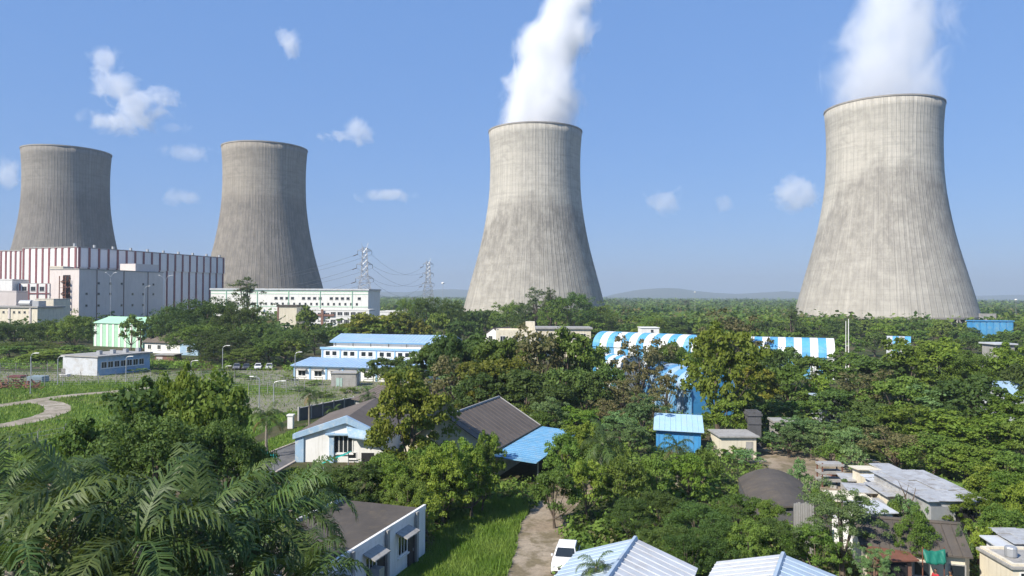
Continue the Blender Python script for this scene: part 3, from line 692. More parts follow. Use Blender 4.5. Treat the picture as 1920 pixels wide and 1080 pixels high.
# ------------------------------------------------------------------ cream flat-roofed houses beyond the trees
t, L, h = pxblock('low_house', 'cream flat-roofed house with a square stair head and porch beyond the trees', 'house', 930, 1005, 619, 215, 12, M_CREAM, M_CREAM, parapet=.5)
bx(t, 'stair_head', M_CREAM, L*.75, L*.98, 3, 6, h, h+2.4)
for k in range(3): window(t, 'front', 2+k*3.5, h-2.6, 1.4, 1.6, L, 12, M_WHITE, 1)
t, L, h = pxblock('low_house', 'long cream house with a grey flat roof next to the one with the stair head', 'house', 1000, 1108, 614, 225, 10, M_CREAM, M_GREYC, th=.5, over=.5)
for k in range(5): window(t, 'front', 2+k*3.3, h-2.6, 1.4, 1.4, L, 10, M_WHITE, 1)
a = XY(908, 235); b = XY(942, 231)
t = gable('small_cottage', 'tiny white gable cottage with a brown roof among the trees', 'house', a, ang_of(a, b), math.dist(a,b), 9, 6.0, 8.2, M_WHITE, M_BROWN, 'y', .3)
window(t, 'front', 2.5, 5.0, 1.3, 1.3, 5, 9, M_GREYC, 1)
t, L, h = pxblock('low_house', 'small white roof room rising behind the striped barrel shed', 'house', 1203, 1236, 614, 215, 6, M_WHITE, M_WHITE, th=.2, over=.2)
window(t, 'front', L*.6, h-1.0, .7, .6, L, 6, M_GREYC, 0)

# ------------------------------------------------------------------ barrel sheds
def barrel(name, label, A, B, Wd, hw, rise, n, m1, m2, endm, group=None, seg=12):
    ag = ang_of(A, B); L = math.dist(A, B)
    t = thing(name, label, 'shed', (A[0], A[1], 0), ag, group); foot_of(t, L, Wd)
    arc = [(Wd/2 - (Wd/2+.25)*math.cos(math.pi*k/seg), hw + rise*math.sin(math.pi*k/seg)) for k in range(seg+1)]
    w = L/n
    def strip(m):
        v = []; q = MB()
        outer = arc; inner = [(y + (.1 if y < Wd/2 else -.1), z - .12) for y, z in arc]
        pr = outer + inner[::-1]; k = len(pr)
        v = [(0, y, z) for y, z in pr] + [(w-.03, y, z) for y, z in pr]
        f = [(i, (i+1) % k, k+(i+1) % k, k+i) for i in range(k)]
        f += [(i, k-1-i, k-2-i, i+1) for i in range(seg)] + [(k+i+1, 2*k-2-i, 2*k-1-i, k+i) for i in range(seg)]
        return q.add(v, f).mesh('roof_panel', m)
    s1, s2 = strip(m1), strip(m2)
    w1 = MB().box(0, w-.03, 0, .12, 0, hw+.1).mesh('wall_panel', m1); w2 = MB().box(0, w-.03, 0, .12, 0, hw+.1).mesh('wall_panel', m2)
    for i in range(n):
        inst('roof_panel', (s1, s2)[i % 2], t, (i*w, 0, 0)); inst('wall_panel', (w1, w2)[i % 2], t, (i*w, 0, 0)); inst('wall_panel', (w1, w2)[i % 2], t, (i*w, Wd-.12, 0))
    for x in (.15, L-.25):
        pr = [(.2, 0), (Wd-.2, 0)] + [(min(max(y, .2), Wd-.2), z-.13) for y, z in reversed(arc)]
        k = len(pr); v = [(x, y, z) for y, z in pr] + [(x+.1, y, z) for y, z in pr]
        MB().add(v, [tuple(range(k-1,-1,-1)), tuple(range(k, 2*k))] + [(i, (i+1) % k, k+(i+1) % k, k+i) for i in range(k)]).build('end_wall', endm, t)
    return t
M_SB = mat('stripe_blue', (0.085,0.33,0.58), .55, .2, .4, (0.30,0.40,0.45), .6)
M_SW = mat('stripe_white', (0.66,0.68,0.67), .55, .15, .4, (0.42,0.40,0.35), .55)
G_SB = 'blue and white striped barrel sheds'
barrel('barrel_shed', 'longer blue and white striped barrel shed seen between treetops', XY(1112, 196), XY(1312, 176), 9, 5.2, 3.8, 14, M_SB, M_SW, M_VBLUE, G_SB)
barrel('barrel_shed', 'shorter blue and white striped barrel shed with a solid blue end wall', XY(1385, 172), XY(1566, 165), 9, 4.8, 4.2, 12, M_SB, M_SW, M_VBLUE, G_SB)
a = XY(1196, 128); b = XY(1297, 112)
barrel('barrel_shed', 'faded barrel shed with a bright blue arched end wall among bushes', a, b, 7.5, 4.0, 3.0, 8, M_LBLUE, M_BLUE, M_VBLUE)
a = XY(1110, 150); b = XY(1165, 143)
barrel('barrel_shed', 'small blue and white striped shed glimpsed through foliage', a, b, 6, 4.5, 2.2, 6, M_SB, M_SW, M_SW)
# blue hut
a = G(1230, 846); b = G(1314, 850)
t = thing('blue_hut', 'bright blue sheet hut with a pale blue sloping roof', 'hut', (a.x, a.y, 0), ang_of(a, b)); L = math.dist(a[:2], b[:2]); foot_of(t, L, 5)
MB().add([(0,0,0),(L,0,0),(L,4.6,0),(0,4.6,0),(0,0,2.55),(L,0,2.45),(L,4.6,3.5),(0,4.6,3.6)], [(0,3,2,1),(4,5,6,7),(0,1,5,4),(1,2,6,5),(2,3,7,6),(3,0,4,7)]).build('wall', M_VBLUE, t)
r = MB().slab([(-.3,-.5,2.62),(L+.35,-.5,2.52),(L+.35,4.9,3.66),(-.3,4.9,3.76)], .08).build('roof', mat('hut_roof', (0.36,0.54,0.70), .5, .1, .6, (.5,.5,.5), .4), t)
rm = MB().bar((0,0,.02), (0,5.4,1.16), .035).mesh('rib', MATS['hut_roof'])
for k in range(1, 9): inst('rib', rm, r, (-.3+k*(L+.65)/9, -.5, 2.62-.1*k/9))
for k in range(9): bx(t, 'cladding_rib', M_VBLUE, .25+k*L/9, .33+k*L/9, -.05, -.003, 0, 2.3)
# cream hut, dark pillar, grey stub
a = G(1352, 858); b = G(1418, 858)
t = thing('cream_hut', 'small cream plastered hut with a lichen-dark roof slab behind shrubs', 'hut', (a.x, a.y, 0), ang_of(a, b)); L = math.dist(a[:2], b[:2]); foot_of(t, L, 4)
MB().box(0, L, 0, 4, 0, 2.3).build('wall', M_CREAM, t); bx(t, 'roof', M_GREYC, -.3, L+.3, -.3, 4.3, 2.303, 2.45)
bx(t, 'door', M_GREYC, L*.7, L*.9, -.05, -.003, 0, 1.8)
a = XY(1404, 89); t = block('concrete_tank_tower', 'dark grey concrete tank tower beside the bright green tree', 'tank tower', a, -.05, 1.5, 2.0, 3.9, M_DARKC, M_DARKC, parapet=.25, over=.12)
bx(t, 'band', M_DARKC, -.08, 1.58, -.08, -.003, 2.9, 3.05)
a = XY(1452, 92); t = block('ruined_wall_hut', 'weathered low concrete hut overgrown by bushes behind the earth yard', 'hut', a, -.1, 3.0, 2.5, 2.6, M_GREYC, M_GREYC, over=.2)
door(t, 'front', 1.0, .8, 1.8, 3, 2.5, M_DARKC)
# dark curved roof
a = Vector(XY(1385, 70)); b = Vector(XY(1415, 58))
ag = ang_of(a, b)
t = thing('vaulted_shed', 'low shed with a dark vaulted roof on the earth yard', 'shed', (b.x, b.y, 0), math.atan2((a-b).y, (a-b).x)); L = (a-b).length; Wd = 5.6
arc = [(-Wd*(k/14), 1.0 + 1.05*math.sin(math.pi*k/14)**.9) for k in range(15)]
pr = arc + [(y, z-.12) for y, z in reversed(arc)]; k = len(pr)
foot([frame(t, -.5, .5), frame(t, L+.5, .5), frame(t, L+.5, -Wd-.5), frame(t, -.5, -Wd-.5)])
v = [(-.3, y, z) for y, z in pr] + [(L+.3, y, z) for y, z in pr]
MB().add(v, [(i, (i+1) % k, k+(i+1) % k, k+i) for i in range(k)] + [(i, k-1-i, k-2-i, i+1) for i in range(14)] + [(k+i+1, 2*k-2-i, 2*k-1-i, k+i) for i in range(14)]).build('roof', M_DBROWN, t)
pr = [(0, 0)] + [(y, z-.12) for y, z in arc] + [(-Wd, 0)]; k = len(pr); v = [(0, y, z) for y, z in pr] + [(L, y, z) for y, z in pr]
MB().add(v, [tuple(range(k)), tuple(range(2*k-1, k-1, -1))] + [(i, (i+1) % k, k+(i+1) % k, k+i) for i in range(k)]).build('wall', M_DARKC, t)
t, L, h = pxblock('plank_fence', 'weathered grey plank fence panel beside the vaulted shed', 'fence', 1488, 1526, 944, 52, .08, M_DARKC, M_DARKC, th=.03)
for k in range(9): bx(t, 'plank', M_GREYC, k*L/9+.01, (k+1)*L/9-.01, -.04, -.003, 0, h+.05*(k % 3))

# ------------------------------------------------------------------ shacks
def shack(label, A, ang, L, Wd, h0, h1, wm, rm, door_m=None, name='shack', ov=.3, ribs=0, win=0):
    t = thing(name, label, 'shack', (A[0], A[1], 0), ang); foot_of(t, L, Wd, .3)
    MB().add([(0,0,0),(L,0,0),(L,Wd,0),(0,Wd,0),(0,0,h0),(L,0,h0),(L,Wd,h1),(0,Wd,h1)], [(0,3,2,1),(4,5,6,7),(0,1,5,4),(1,2,6,5),(2,3,7,6),(3,0,4,7)]).build('wall', wm, t)
    sl = (h1-h0)/Wd
    p = [(-ov,-ov,h0-sl*ov+.09),(L+ov,-ov,h0-sl*ov+.09),(L+ov,Wd+ov,h1+sl*ov+.09),(-ov,Wd+ov,h1+sl*ov+.09)]
    if ribs:                         # separate lapped sheets, a little uneven
        rr = random.Random(int(A[0]*10)); w = (L+2*ov)/ribs
        for i in range(ribs):
            for j in range(3):
                y0 = -ov+(Wd+2*ov)*j/3-.08; y1 = -ov+(Wd+2*ov)*(j+1)/3+.06; z0, z1 = h0+sl*y0+.06, h0+sl*y1+.06; e = rr.uniform(0, .07); y0 += rr.uniform(-.08, .1)
                MB().slab([(-ov+i*w-.04, y0, z0+e+.03+.02*(i % 2)), (-ov+(i+1)*w+.04, y0, z0+e+.03+rr.uniform(0,.05)), (-ov+(i+1)*w+.04, y1, z1+e+rr.uniform(0,.04)), (-ov+i*w-.04, y1, z1+e+.02*(i % 2))], .03).build('roof_sheet', rm, t)
    else: MB().slab(p, .08).build('roof', rm, t)
    if door_m: door(t, 'front', L*.5, 1.0, min(1.9, h0-.3), L, Wd, door_m)
    for k in range(win): window(t, 'front', L*(k+.5)/win, h0*.55, .8, .7, L, Wd, M_WHITE, 0)
    return t
a = Vector(G(1735, 1000).xy)
t = shack('metal-walled shack with a patchy grey tin roof and dark doorway', XY(1742, 56), .02, 4.2, 8.2, 2.75, 3.05, M_TIN, M_TIN, None, ov=.25, ribs=6)
bx(t, 'door', M_BLACK, 2.0, 3.5, -.03, -.003, 0, 2.2); bx(t, 'front_panel', M_STEEL, .1, 1.7, -.06, -.003, 0, 2.4)
t = shack('cream plastered shack with white rear parapet next to the tin roof', XY(1665, 60), .03, 2.6, 3.0, 2.1, 2.3, M_CREAM, M_TIN, M_BLACK, ribs=3)
t = shack('turquoise-sided narrow shack wedged against the tin-roofed shack', XY(1703, 63), .05, 1.3, 5.5, 2.5, 2.7, mat('turquoise_paint', (0.14,0.48,0.58), .7, .2, 1), M_TIN, None)
t = shack('whitewashed shack with broken wall and open yard', XY(1618, 56), .05, 2.3, 2.4, 1.9, 2.0, M_WHITE, M_WSHEET, M_BLACK)
t = shack('pale yellow wall hut at the edge of the earth yard', XY(1612, 67), -.05, 1.5, 1.6, 2.6, 2.5, M_CREAM, M_CREAM, None)
t = shack('low whitewashed hut behind the loose tree', XY(1570, 60), -.05, 2.6, 2.2, 1.7, 1.8, M_WHITE, M_CREAM, M_GREYC)
for i, (px, Y, L_, W_, hh, wm, rm, lb) in enumerate((
    (1598, 62, 1.6, 1.8, 1.9, M_CREAM, M_TIN, 'cream lean-to with a tin lid beside the pale yellow hut'), (1640, 64, 1.4, 1.4, 2.2, M_WHITE, M_WSHEET, 'upright white cubicle in the shack row'),
    (1672, 67, 1.8, 1.6, 1.7, M_PINK, M_RUST, 'pinkish shack with a rusty lid under the grove'), (1634, 58.5, 1.2, 2.0, 1.5, M_CREAM, M_GREYC, 'low cream store next to the whitewashed shack'),
    (1585, 68, 2.0, 1.4, 1.4, M_GREYC, M_TIN, 'low grey tin store on the earth yard'), (1655, 56.5, 1.6, 1.2, 1.3, M_WHITE, M_DBROWN, 'tiny white shack with a dark lid by the yard wall'),
    (1690, 60.5, 1.0, 1.6, 2.0, M_CREAM, M_WSHEET, 'narrow cream shack with a white lid by the dead tree'), (1905, 47.5, 2.0, 2.2, 2.4, M_PINK, M_TIN, 'pinkish shack with a tin roof behind the flat grey house'))):
    shack(lb, XY(px, Y), (-.12, .1, .2, -.05)[i % 4], L_, W_, hh, hh+.15, wm, rm, (M_BLACK, None)[i % 2], ribs=(0, 3)[i % 2])
# stack of slabs / rack
q = XY(1542, 71); t = thing('material_rack', 'grey rack of stacked boards in the earth yard', 'rack', (q[0], q[1], 0))
for x in (0, 1.9):
    for y in (0, 1.2): bx(t, 'post', M_RUST, x-.05, x+.05, y-.05, y+.05, 0, 2.3)
for k in range(3): bx(t, 'board_stack', M_GREYC, -.15, 2.05, -.1, 1.3, .5+k*.75, .72+k*.75)
# white low wall and brown long roof
q0 = P(1560, 965, 54); q1 = P(1790, 973, 51)
t = thing('whitewashed_wall', 'long whitewashed yard wall behind the dark brown roof', 'wall', (q0.x, q0.y, 0), ang_of(q0, q1)); L = math.dist(q0[:2], q1[:2])
bx(t, 'wall', M_WHITE, 0, L, 0, .25, 0, 2.1); bx(t, 'coping', M_WHITE, 0, L, -.06, .31, 2.103, 2.2); foot_of(t, L, .3)
rl = P(1610, 968, 49.5); rrp = P(1788, 975, 48.0)
ag = ang_of(rl, rrp)
a = Vector((rl.x, rl.y)) + Vector((math.sin(ag), -math.cos(ag)))*2.3
L = math.dist(rl[:2], rrp[:2])
t = gable('long_house', 'long cream house under a dark brown lichen-stained roof', 'house', a, ag, L, 4.6, 2.35, rl.z-.1, M_CREAM, M_DBROWN, 'x', .35, .55)
for k in range(3): window(t, 'front', 1.2+k*2.0, 1.2, .8, .8, L, 4.6, M_GREYC, 0)
# cream end wall, tarp, grey houses in the corner
q = XY(1772, 46.2); t = block('cream_hut', 'cream hut wall lit by the sun beside the green tarpaulin', 'hut', q, .02, 1.5, 1.6, 2.1, M_CREAM, M_CREAM, th=.12, over=.1)
q = XY(1652, 45.4); t = shack('rust-brown shack roof under the loose tree', q, .04, 1.9, 1.7, 2.1, 2.3, M_REDB, M_RUST, M_BLACK)
q0 = P(1730, 1033, 45.6); t = thing('tarpaulin', 'dark green tarpaulin slung between poles beside the cream hut', 'tarpaulin', (q0.x, q0.y, 0))
g = MB(); nx, nz = 9, 6; rr = random.Random(5)
for j in range(nz+1):
    for i in range(nx+1):
        g.v.append((1.32*i/nx, .25*math.sin(i*1.9+j*.6)*.3 - .35*(j/nz), q0.z + .12*((i/nx-.5)**2)*4 - .72*j/nz + .03*math.sin(i*2.3)))
g.f = [(j*(nx+1)+i, j*(nx+1)+i+1, (j+1)*(nx+1)+i+1, (j+1)*(nx+1)+i) for j in range(nz) for i in range(nx)]
o = g.build('sheet', mat('green_tarp', (0.012,0.16,0.11), .55, .25, 2), t, smooth=True); md = o.modifiers.new('solid', 'SOLIDIFY'); md.thickness = .02
for x in (0, 1.32): MB().tube([(x, 0, 0), (x, 0, q0.z+.25)], .035).build('pole', M_RUST, t)
q = (29.2, 43.3); t = block('grey_house', 'flat grey house roof with white edge in the shack row', 'house', q, -.03, 4.6, 3.2, 2.35, M_CREAM, M_GREYC, parapet=.12, th=.15, over=.15)
for k in range(3): window(t, 'front', .8+k*1.4, 1.7, .7, .8, 4.6, 3.2, M_WHITE, 1)
o = MB().lathe([(.3,0),(.34,.1),(.34,.55),(.3,.62),(.12,.68)], 14, True).build('roof_tank', M_STEEL, t); o.location = (.9, 1.6, 2.5)
q = XY(1885, 46.8); t = shack('small white plastered shack with pink door next to the flat grey house', q, -.03, 2.2, 2.0, 2.2, 2.35, M_WHITE, M_WSHEET, mat('pink_door', (0.5,0.22,0.2), .8))
# ------------------------------------------------------------------ two pale blue gable roofs below
def bluehouse(A_far, dirv, half, Lr, zr, ze, label, m_left, m_right):
    d = Vector(dirv).normalized(); p = Vector((-d.y, d.x))          # d points away from the camera, p to its left
    A = Vector(A_far) - d*Lr - p*half
    return gable('blue_roofed_house', label, 'house', A, math.atan2(d.y, d.x), Lr, 2*half, ze, zr, M_CREAM, m_right, 'x', .3, .62, .06, m_left, cap=M_PBLUE)
bluehouse((6.6, 39.8), (2.0, 5.1), 3.0, 10.5, 5.0, 3.95, 'house with a ribbed gable roof, pale blue and whitish slopes, beside the parked car', M_PBLUE, M_WSHEET)
bluehouse((14.1, 38.6), (1.4, 2.9), 3.1, 9, 4.6, 3.75, 'house with a pale blue ribbed gable roof at the foot of the loose tree', M_WSHEET, M_PBLUE)
# row quarters, wall in shade
pa = Vector((-10.4, 39.0)); pb = Vector((-6.0, 52.2)); d = (pb-pa); L = d.length
t = thing('row_quarters', 'single-storey white row quarters with hooded windows and a stained flat roof', 'building', (pa.x, pa.y, 0), math.atan2(d.y, d.x)); foot_of(t, L, 6.5)
MB().box(0, L, 0, 6.5, 0, 3.1).build('wall', M_WHITE, t); bx(t, 'roof', M_DBROWN, .15, L-.15, .15, 6.35, 3.103, 3.2)
bx(t, 'parapet', M_WHITE, 0, L, -.05, .14, 3.103, 3.42); bx(t, 'parapet', M_WHITE, 0, L, 6.36, 6.55, 3.103, 3.42)
for k in range(3):
    s = 2.0+k*4.2; window(t, 'front', s, 1.75, 1.2, 1.2, L, 6.5, M_WHITE, 2, M_GREYC)
    bx(t, 'pilaster', M_GREYC, s+1.75, s+2.05, -.22, -.06, 0, 3.35)
    if k % 2: o = bx(t, 'cooler_box', M_STEEL, s-.3, s+.35, -.75, -.08, 1.1, 1.7)
    door(t, 'front', s+1.2, .75, 2.0, L, 6.5, mat('dark_door', (0.06,0.05,0.045), .7))

# ------------------------------------------------------------------ far sheds at the foot of the fourth tower
t, L, h = pxblock('far_shed', 'bright blue shed at the foot of the pale tower', 'shed', 1826, 1900, 601, 330, 5, M_VBLUE, M_VBLUE, th=.4, over=.4)
for k in range(6): bx(t, 'cladding_panel', M_SB, k*L/6+.2, (k+1)*L/6-.4, -.1, -.003, 0, h-.6)
barrel('far_shed', 'small white and blue vaulted shed poking out of the canopy', XY(1662, 215), XY(1708, 212), 7, 4.8, 2.4, 4, M_WSHEET, M_SB, M_VBLUE)
t, L, h = pxblock('far_hut', 'small grey hut with a pale flat roof in the canopy', 'hut', 1868, 1902, 644, 165, 5, M_GREYC, M_WSHEET, th=.3, over=.5)
window(t, 'front', L/2, h-1.6, 1.2, 1.0, L, 5, M_GREYC, 0)
t = gable('far_shed', 'pale blue gable roof showing at the canopy edge', 'shed', XY(1885, 108), .0, 9, 6, 4.0, 5.6, M_WSHEET, M_LBLUE, 'x', .3, .8)
t, L, h = pxblock('far_hut', 'whitish hut glimpsed between the dense trees', 'hut', 1542, 1580, 744, 108, 4, M_WSHEET, M_PBLUE, th=.2, over=.3)
window(t, 'front', L/2, h-1.5, 1.0, .9, L, 4, M_GREYC, 0)
t, L, h = pxblock('far_gantry', 'pale concrete gantry beam on legs by the blue shed', 'gantry', 1838, 1868, 588, 400, 1.2, M_GREYC, M_GREYC, th=.3)

# ------------------------------------------------------------------ plants
LM = {
 'dark':   leaf_mat('leaf_dark', (0.057,0.105,0.024), (0.111,0.176,0.040)),
 'mid':    leaf_mat('leaf_mid', (0.091,0.160,0.026), (0.177,0.261,0.048)),
 'bright': leaf_mat('leaf_bright', (0.105,0.190,0.024), (0.225,0.310,0.044)),
 'yellow': leaf_mat('leaf_yellow', (0.105,0.150,0.020), (0.260,0.265,0.036)),
 'pale':   leaf_mat('leaf_pale', (0.101,0.183,0.060), (0.194,0.302,0.112)),
 'dry':    leaf_mat('leaf_dry', (0.116,0.126,0.047), (0.223,0.198,0.090)),
 'needle': leaf_mat('leaf_needle', (0.066,0.100,0.040), (0.116,0.154,0.061)),
 'palm':   leaf_mat('leaf_palm', (0.034,0.074,0.018), (0.110,0.160,0.040), 0.24, 0.38, 0.5, 0.28),
 'grass':  leaf_mat('leaf_grass', (0.122,0.221,0.027), (0.214,0.307,0.060), 0.35, 0.1),
}
M_BARK = mat('bark', (0.13,0.10,0.075), 0.95, 0.3, 1.5, (0.05,0.04,0.03), 0.6, 1.0, 0.5, 6)
M_PBARK = mat('palm_bark', (0.24,0.21,0.17), 0.95, 0.25, 2.0, (0.10,0.085,0.07), 0.6, 0, 0.5, 6)

def mesh_np(name, V, F, m, tint=None):
    """V (n,3), F (k,3|4) -> mesh, with a per-face tint"""
    me = bpy.data.meshes.new(name); n, k = len(V), F.shape[1]
    me.vertices.add(n); me.vertices.foreach_set('co', V.astype(np.float32).ravel())
    me.loops.add(F.size); me.loops.foreach_set('vertex_index', F.astype(np.int32).ravel())
    me.polygons.add(len(F)); me.polygons.foreach_set('loop_start', np.arange(0, F.size, k, dtype=np.int32))
    me.polygons.foreach_set('loop_total', np.full(len(F), k, dtype=np.int32))
    me.materials.append(m); me.update(calc_edges=True)
    if tint is not None:
        at = me.attributes.new('tint', 'FLOAT', 'FACE'); at.data.foreach_set('value', tint.astype(np.float32))
    return me
def unit(a): return a / (np.linalg.norm(a, axis=-1, keepdims=True) + 1e-9)
def leaves(C, Nn, size, rng, aspect=0.62):
    """rhombic, slightly folded leaf sprays at points C facing Nn"""
    n = len(C); ref = rng.normal(size=(n, 3)); a = unit(np.cross(Nn, ref)); b = np.cross(Nn, a)
    s = size * rng.uniform(0.42, 1.5, (n, 1)); fold = Nn * s * rng.uniform(-.22, .10, (n, 1))
    V = np.stack([C - a*s*.5, C + b*s*.5*aspect + fold, C + a*s*.5, C - b*s*.5*aspect + fold], 1).reshape(-1, 3)
    F = np.arange(n*4).reshape(n, 4)
    return V, F
def crown_points(rng, H, Rr, base, nclump, cr, per, shell=0.55, flat=0.95, top=1.0, lumps=0.22):
    ph = rng.uniform(0, 6.28, 8); cz = H*(1+base)/2; hz = H*(1-base)/2
    d = unit(rng.normal(size=(nclump, 3))); d[:, 2] = np.where(d[:, 2] < -.55, -d[:, 2], d[:, 2])
    az = np.arctan2(d[:, 1], d[:, 0]); lump = 1 + lumps*(np.sin(2*az+ph[0])*.5 + np.sin(3*az+ph[1]+2*d[:, 2])*.5 + np.sin(5*d[:, 2]*2+ph[2])*.4)
    rad = (shell + (1-shell)*rng.uniform(0, 1, nclump)**.6) * lump
    taper = np.where(d[:, 2] > 0, 1 - (1-top)*d[:, 2], 1)
    c = np.stack([d[:, 0]*Rr*rad*taper, d[:, 1]*Rr*rad*taper, cz + d[:, 2]*hz*rad*.92], 1)
    rc = cr*rng.uniform(.45, 1.2, nclump)
    n = nclump*per; ci = np.repeat(np.arange(nclump), per)
    dd = unit(rng.normal(size=(n, 3))); dd[:, 2] = np.where(dd[:, 2] < -.3, -dd[:, 2]*.6, dd[:, 2])
    rr_ = rc[ci][:, None] * (0.45 + 0.6*rng.uniform(0, 1, (n, 1))**.7)
    pos = c[ci] + dd*rr_*np.array([1, 1, flat])
    nn = unit(dd*0.9 + np.array([0, 0, .12]) + rng.normal(size=(n, 3))*.6)
    tint = np.clip(rng.uniform(0, 1, nclump)[ci]*.6 + rng.uniform(0, 1, n)*.4, 0, 1)
    pos[:, 2] = np.maximum(pos[:, 2], H*base*.35 + .1)
    return pos, nn, tint, c
def tree_mesh(seed, lm, H, Rr, base, nclump, cr, per, leaf, asp=.62, limbs=7, bare=0, **kw):
    rng = np.random.default_rng(seed); pos, nn, tint, c = crown_points(rng, H, Rr, base, nclump, cr, per, **kw)
    V, F = leaves(pos, nn, leaf, rng, asp); crown = mesh_np('crown', V, F, LM[lm], tint)
    b = MB(); tr = 0.022*H + .06; fork = H*max(.16, base*.9); lean = rng.uniform(-.04, .04, 2)*H
    b.tube([(0,0,-.15), (lean[0]*.2, lean[1]*.2, fork*.5), (lean[0]*.6, lean[1]*.6, fork)], tr*1.25, tr*.85, 7)
    b.tube([(lean[0]*.6, lean[1]*.6, fork), (lean[0], lean[1], H*.62), (0, 0, H*.86)], tr*.8, tr*.12, 6)
    idx = rng.permutation(len(c))[:limbs+bare]
    for i in idx:
        e = c[i]; s = Vector((lean[0]*.6, lean[1]*.6, fork*rng.uniform(.9, 1.25))); m_ = s.lerp(Vector(e), .5) + Vector((0, 0, -.04*H))
        b.tube([s, m_, Vector(e)], tr*.48, tr*.10, 5)
        if bare: 
            b.tube([m_, m_ + Vector(unit(rng.normal(size=3)))*H*.14], tr*.18, tr*.05, 4)
    return b.mesh('trunk', M_BARK), crown, H, Rr
SPEC = {   # kind: (leaf, H, R, base, clumps, clump radius, leaves per clump, leaf size), extra
 'broad':  (('dark', 10, 5.0, .18, 70, 1.25, 95, .50), {}),
 'round':  (('mid', 9, 4.4, .16, 60, 1.15, 95, .46), {}),
 'lush':   (('bright', 10, 4.6, .10, 95, 1.0, 100, .40), {'lumps': .34}),
 'flower': (('yellow', 9, 4.0, .02, 105, .95, 110, .38), {'lumps': .34}),
 'loose':  (('pale', 10, 3.9, .15, 75, .75, 80, .34), {'lumps': .45, 'shell': .35}),
 'dry':    (('dry', 9, 4.0, .15, 60, .95, 60, .36), {'lumps': .4, 'shell': .35, 'bare': 10}),
 'wispy':  (('needle', 14, 3.0, .18, 75, .75, 55, .36), {'lumps': .5, 'shell': .3, 'top': .5, 'asp': .3}),
 'column': (('dark', 10, 1.3, .05, 45, .55, 60, .36), {'top': .4}),
 'bigbroad': (('dark', 13, 7.5, .14, 190, 1.25, 190, .235), {'lumps': .28}),
 'biground': (('mid', 12, 7.0, .12, 180, 1.2, 190, .235), {'lumps': .30}),
 'bush':   (('mid', 3, 1.9, .02, 30, .62, 60, .28), {}),
 'shrubp': (('pale', 2.6, 1.7, .02, 26, .55, 55, .25), {'lumps': .4}),
 'bushy':  (('bright', 3, 1.9, .02, 30, .62, 60, .28), {'lumps': .3}),
}
PROTO = {}
def proto(kind, far):
    """three shapes of each kind; far ones have fewer, larger leaf sprays"""
    key = (kind, far)
    if key not in PROTO:
        a, kw = SPEC[kind]; lm, H, Rr, base, nc, cr, per, lf = a; out = []
        for s in range(4):
            if far == 2: q = (lm, H, Rr, base, int(nc*.85), cr*1.05, int(per*.42), lf*1.55)
            elif far == 1: q = (lm, H, Rr, base, int(nc*.95), cr*1.0, int(per*.8), lf*1.12)
            elif far == -1: q = (lm, H, Rr, base, int(nc*1.5), cr*.82, int(per*2.0), lf*.46)
            else: q = (lm, H, Rr, base, nc, cr, int(per*1.35), lf*.84)
            out.append(tree_mesh(hash_(kind)*13 + s*101 + 5, *q, **kw))
        PROTO[key] = out
    return PROTO[key]
def hash_(s): return sum((i+3)*ord(c) for i, c in enumerate(s)) % 997
PR = random.Random(11)
NT_ = [0]
def plant_at(kind, x, y, h, rad, name, label, cat, group=None, far=None, sub=None):
    d = math.hypot(x, y)
    if far is None: far = 2 if d > 190 else (1 if d > 95 else (0 if d > 58 else -1))
    if kind in ('broad', 'round') and rad > SPEC[kind][0][2]*1.25: kind = 'big' + kind
    if h > 3.9 and kind in ('bush', 'bushy', 'shrubp'): kind = {'bush': 'round', 'bushy': 'lush', 'shrubp': 'loose'}[kind]
    if kind[:3] == 'big' and far == -1: far = 0
    tm, cm, H, Rr = PR.choice(proto(kind, far)) if sub is None else proto(kind, far)[sub]
    t = thing(name, label, cat, (x, y, 0), PR.uniform(0, 6.28), group)
    t.scale = (rad/Rr, rad/Rr, h/H)
    inst('trunk', tm, t); inst('crown', cm, t); NT_[0] += 1
    return t
def plant(kind, px, Y, top, wpx, label, group=None, name=None, cat='tree', sub=None):
    p = P(px, top, Y); h = max(1.0, p.z); rad = wpx*.5*Y/FPX*.92
    return plant_at(kind, p.x, Y, h, rad, name or ('shrub' if cat == 'shrub' else 'broadleaf_tree'), label, cat, group, sub=sub)
ADJ = {'broad': 'dark spreading', 'round': 'olive green rounded', 'lush': 'bright leafy', 'flower': 'yellowish', 'loose': 'sparse pale', 'dry': 'brownish thin', 'bush': 'dense dark', 'bushy': 'fresh green', 'shrubp': 'dusty pale'}
def many(rows, label, group, name='broadleaf_tree', cat='tree'):
    for (k, px, Y, top, w) in rows: plant(k, px, Y, top, w, ADJ[k] + ' ' + label, group, name, cat)

# single trees one can point at
plant('flower', 768, 70, 710, 160, 'yellow-green flowering tree in front of the brown-roofed hall', name='flowering_tree')
plant('lush', 1347, 97, 616, 150, 'bright green tree taller than its neighbours beside the concrete tank tower', name='leafy_tree')
plant('bushy', 1362, 92, 745, 90, 'low bright green tree at the foot of the tall leafy one', name='leafy_tree')
plant('wispy', 462, 300, 512, 74, 'thin wispy tree rising against the brownish grey tower', name='wispy_tree')
plant('wispy', 1003, 318, 540, 62, 'thin feathery tree in front of the steaming tower', name='wispy_tree')
plant('wispy', 1032, 312, 528, 50, 'tallest feathery tree in front of the steaming tower', name='wispy_tree')
plant('broad', 1072, 312, 549, 112, 'dark domed tree at the foot of the steaming tower', name='domed_tree')
plant('wispy', 1486, 255, 568, 44, 'dark narrow tree against the edge of the pale dark-patched tower', name='narrow_tree')
plant('dry', 1372, 168, 594, 120, 'brownish tree rising behind the bright green tree', name='dry_tree')
plant('round', 573, 262, 580, 54, 'rounded tree in front of the office block with maroon bands', name='round_tree')
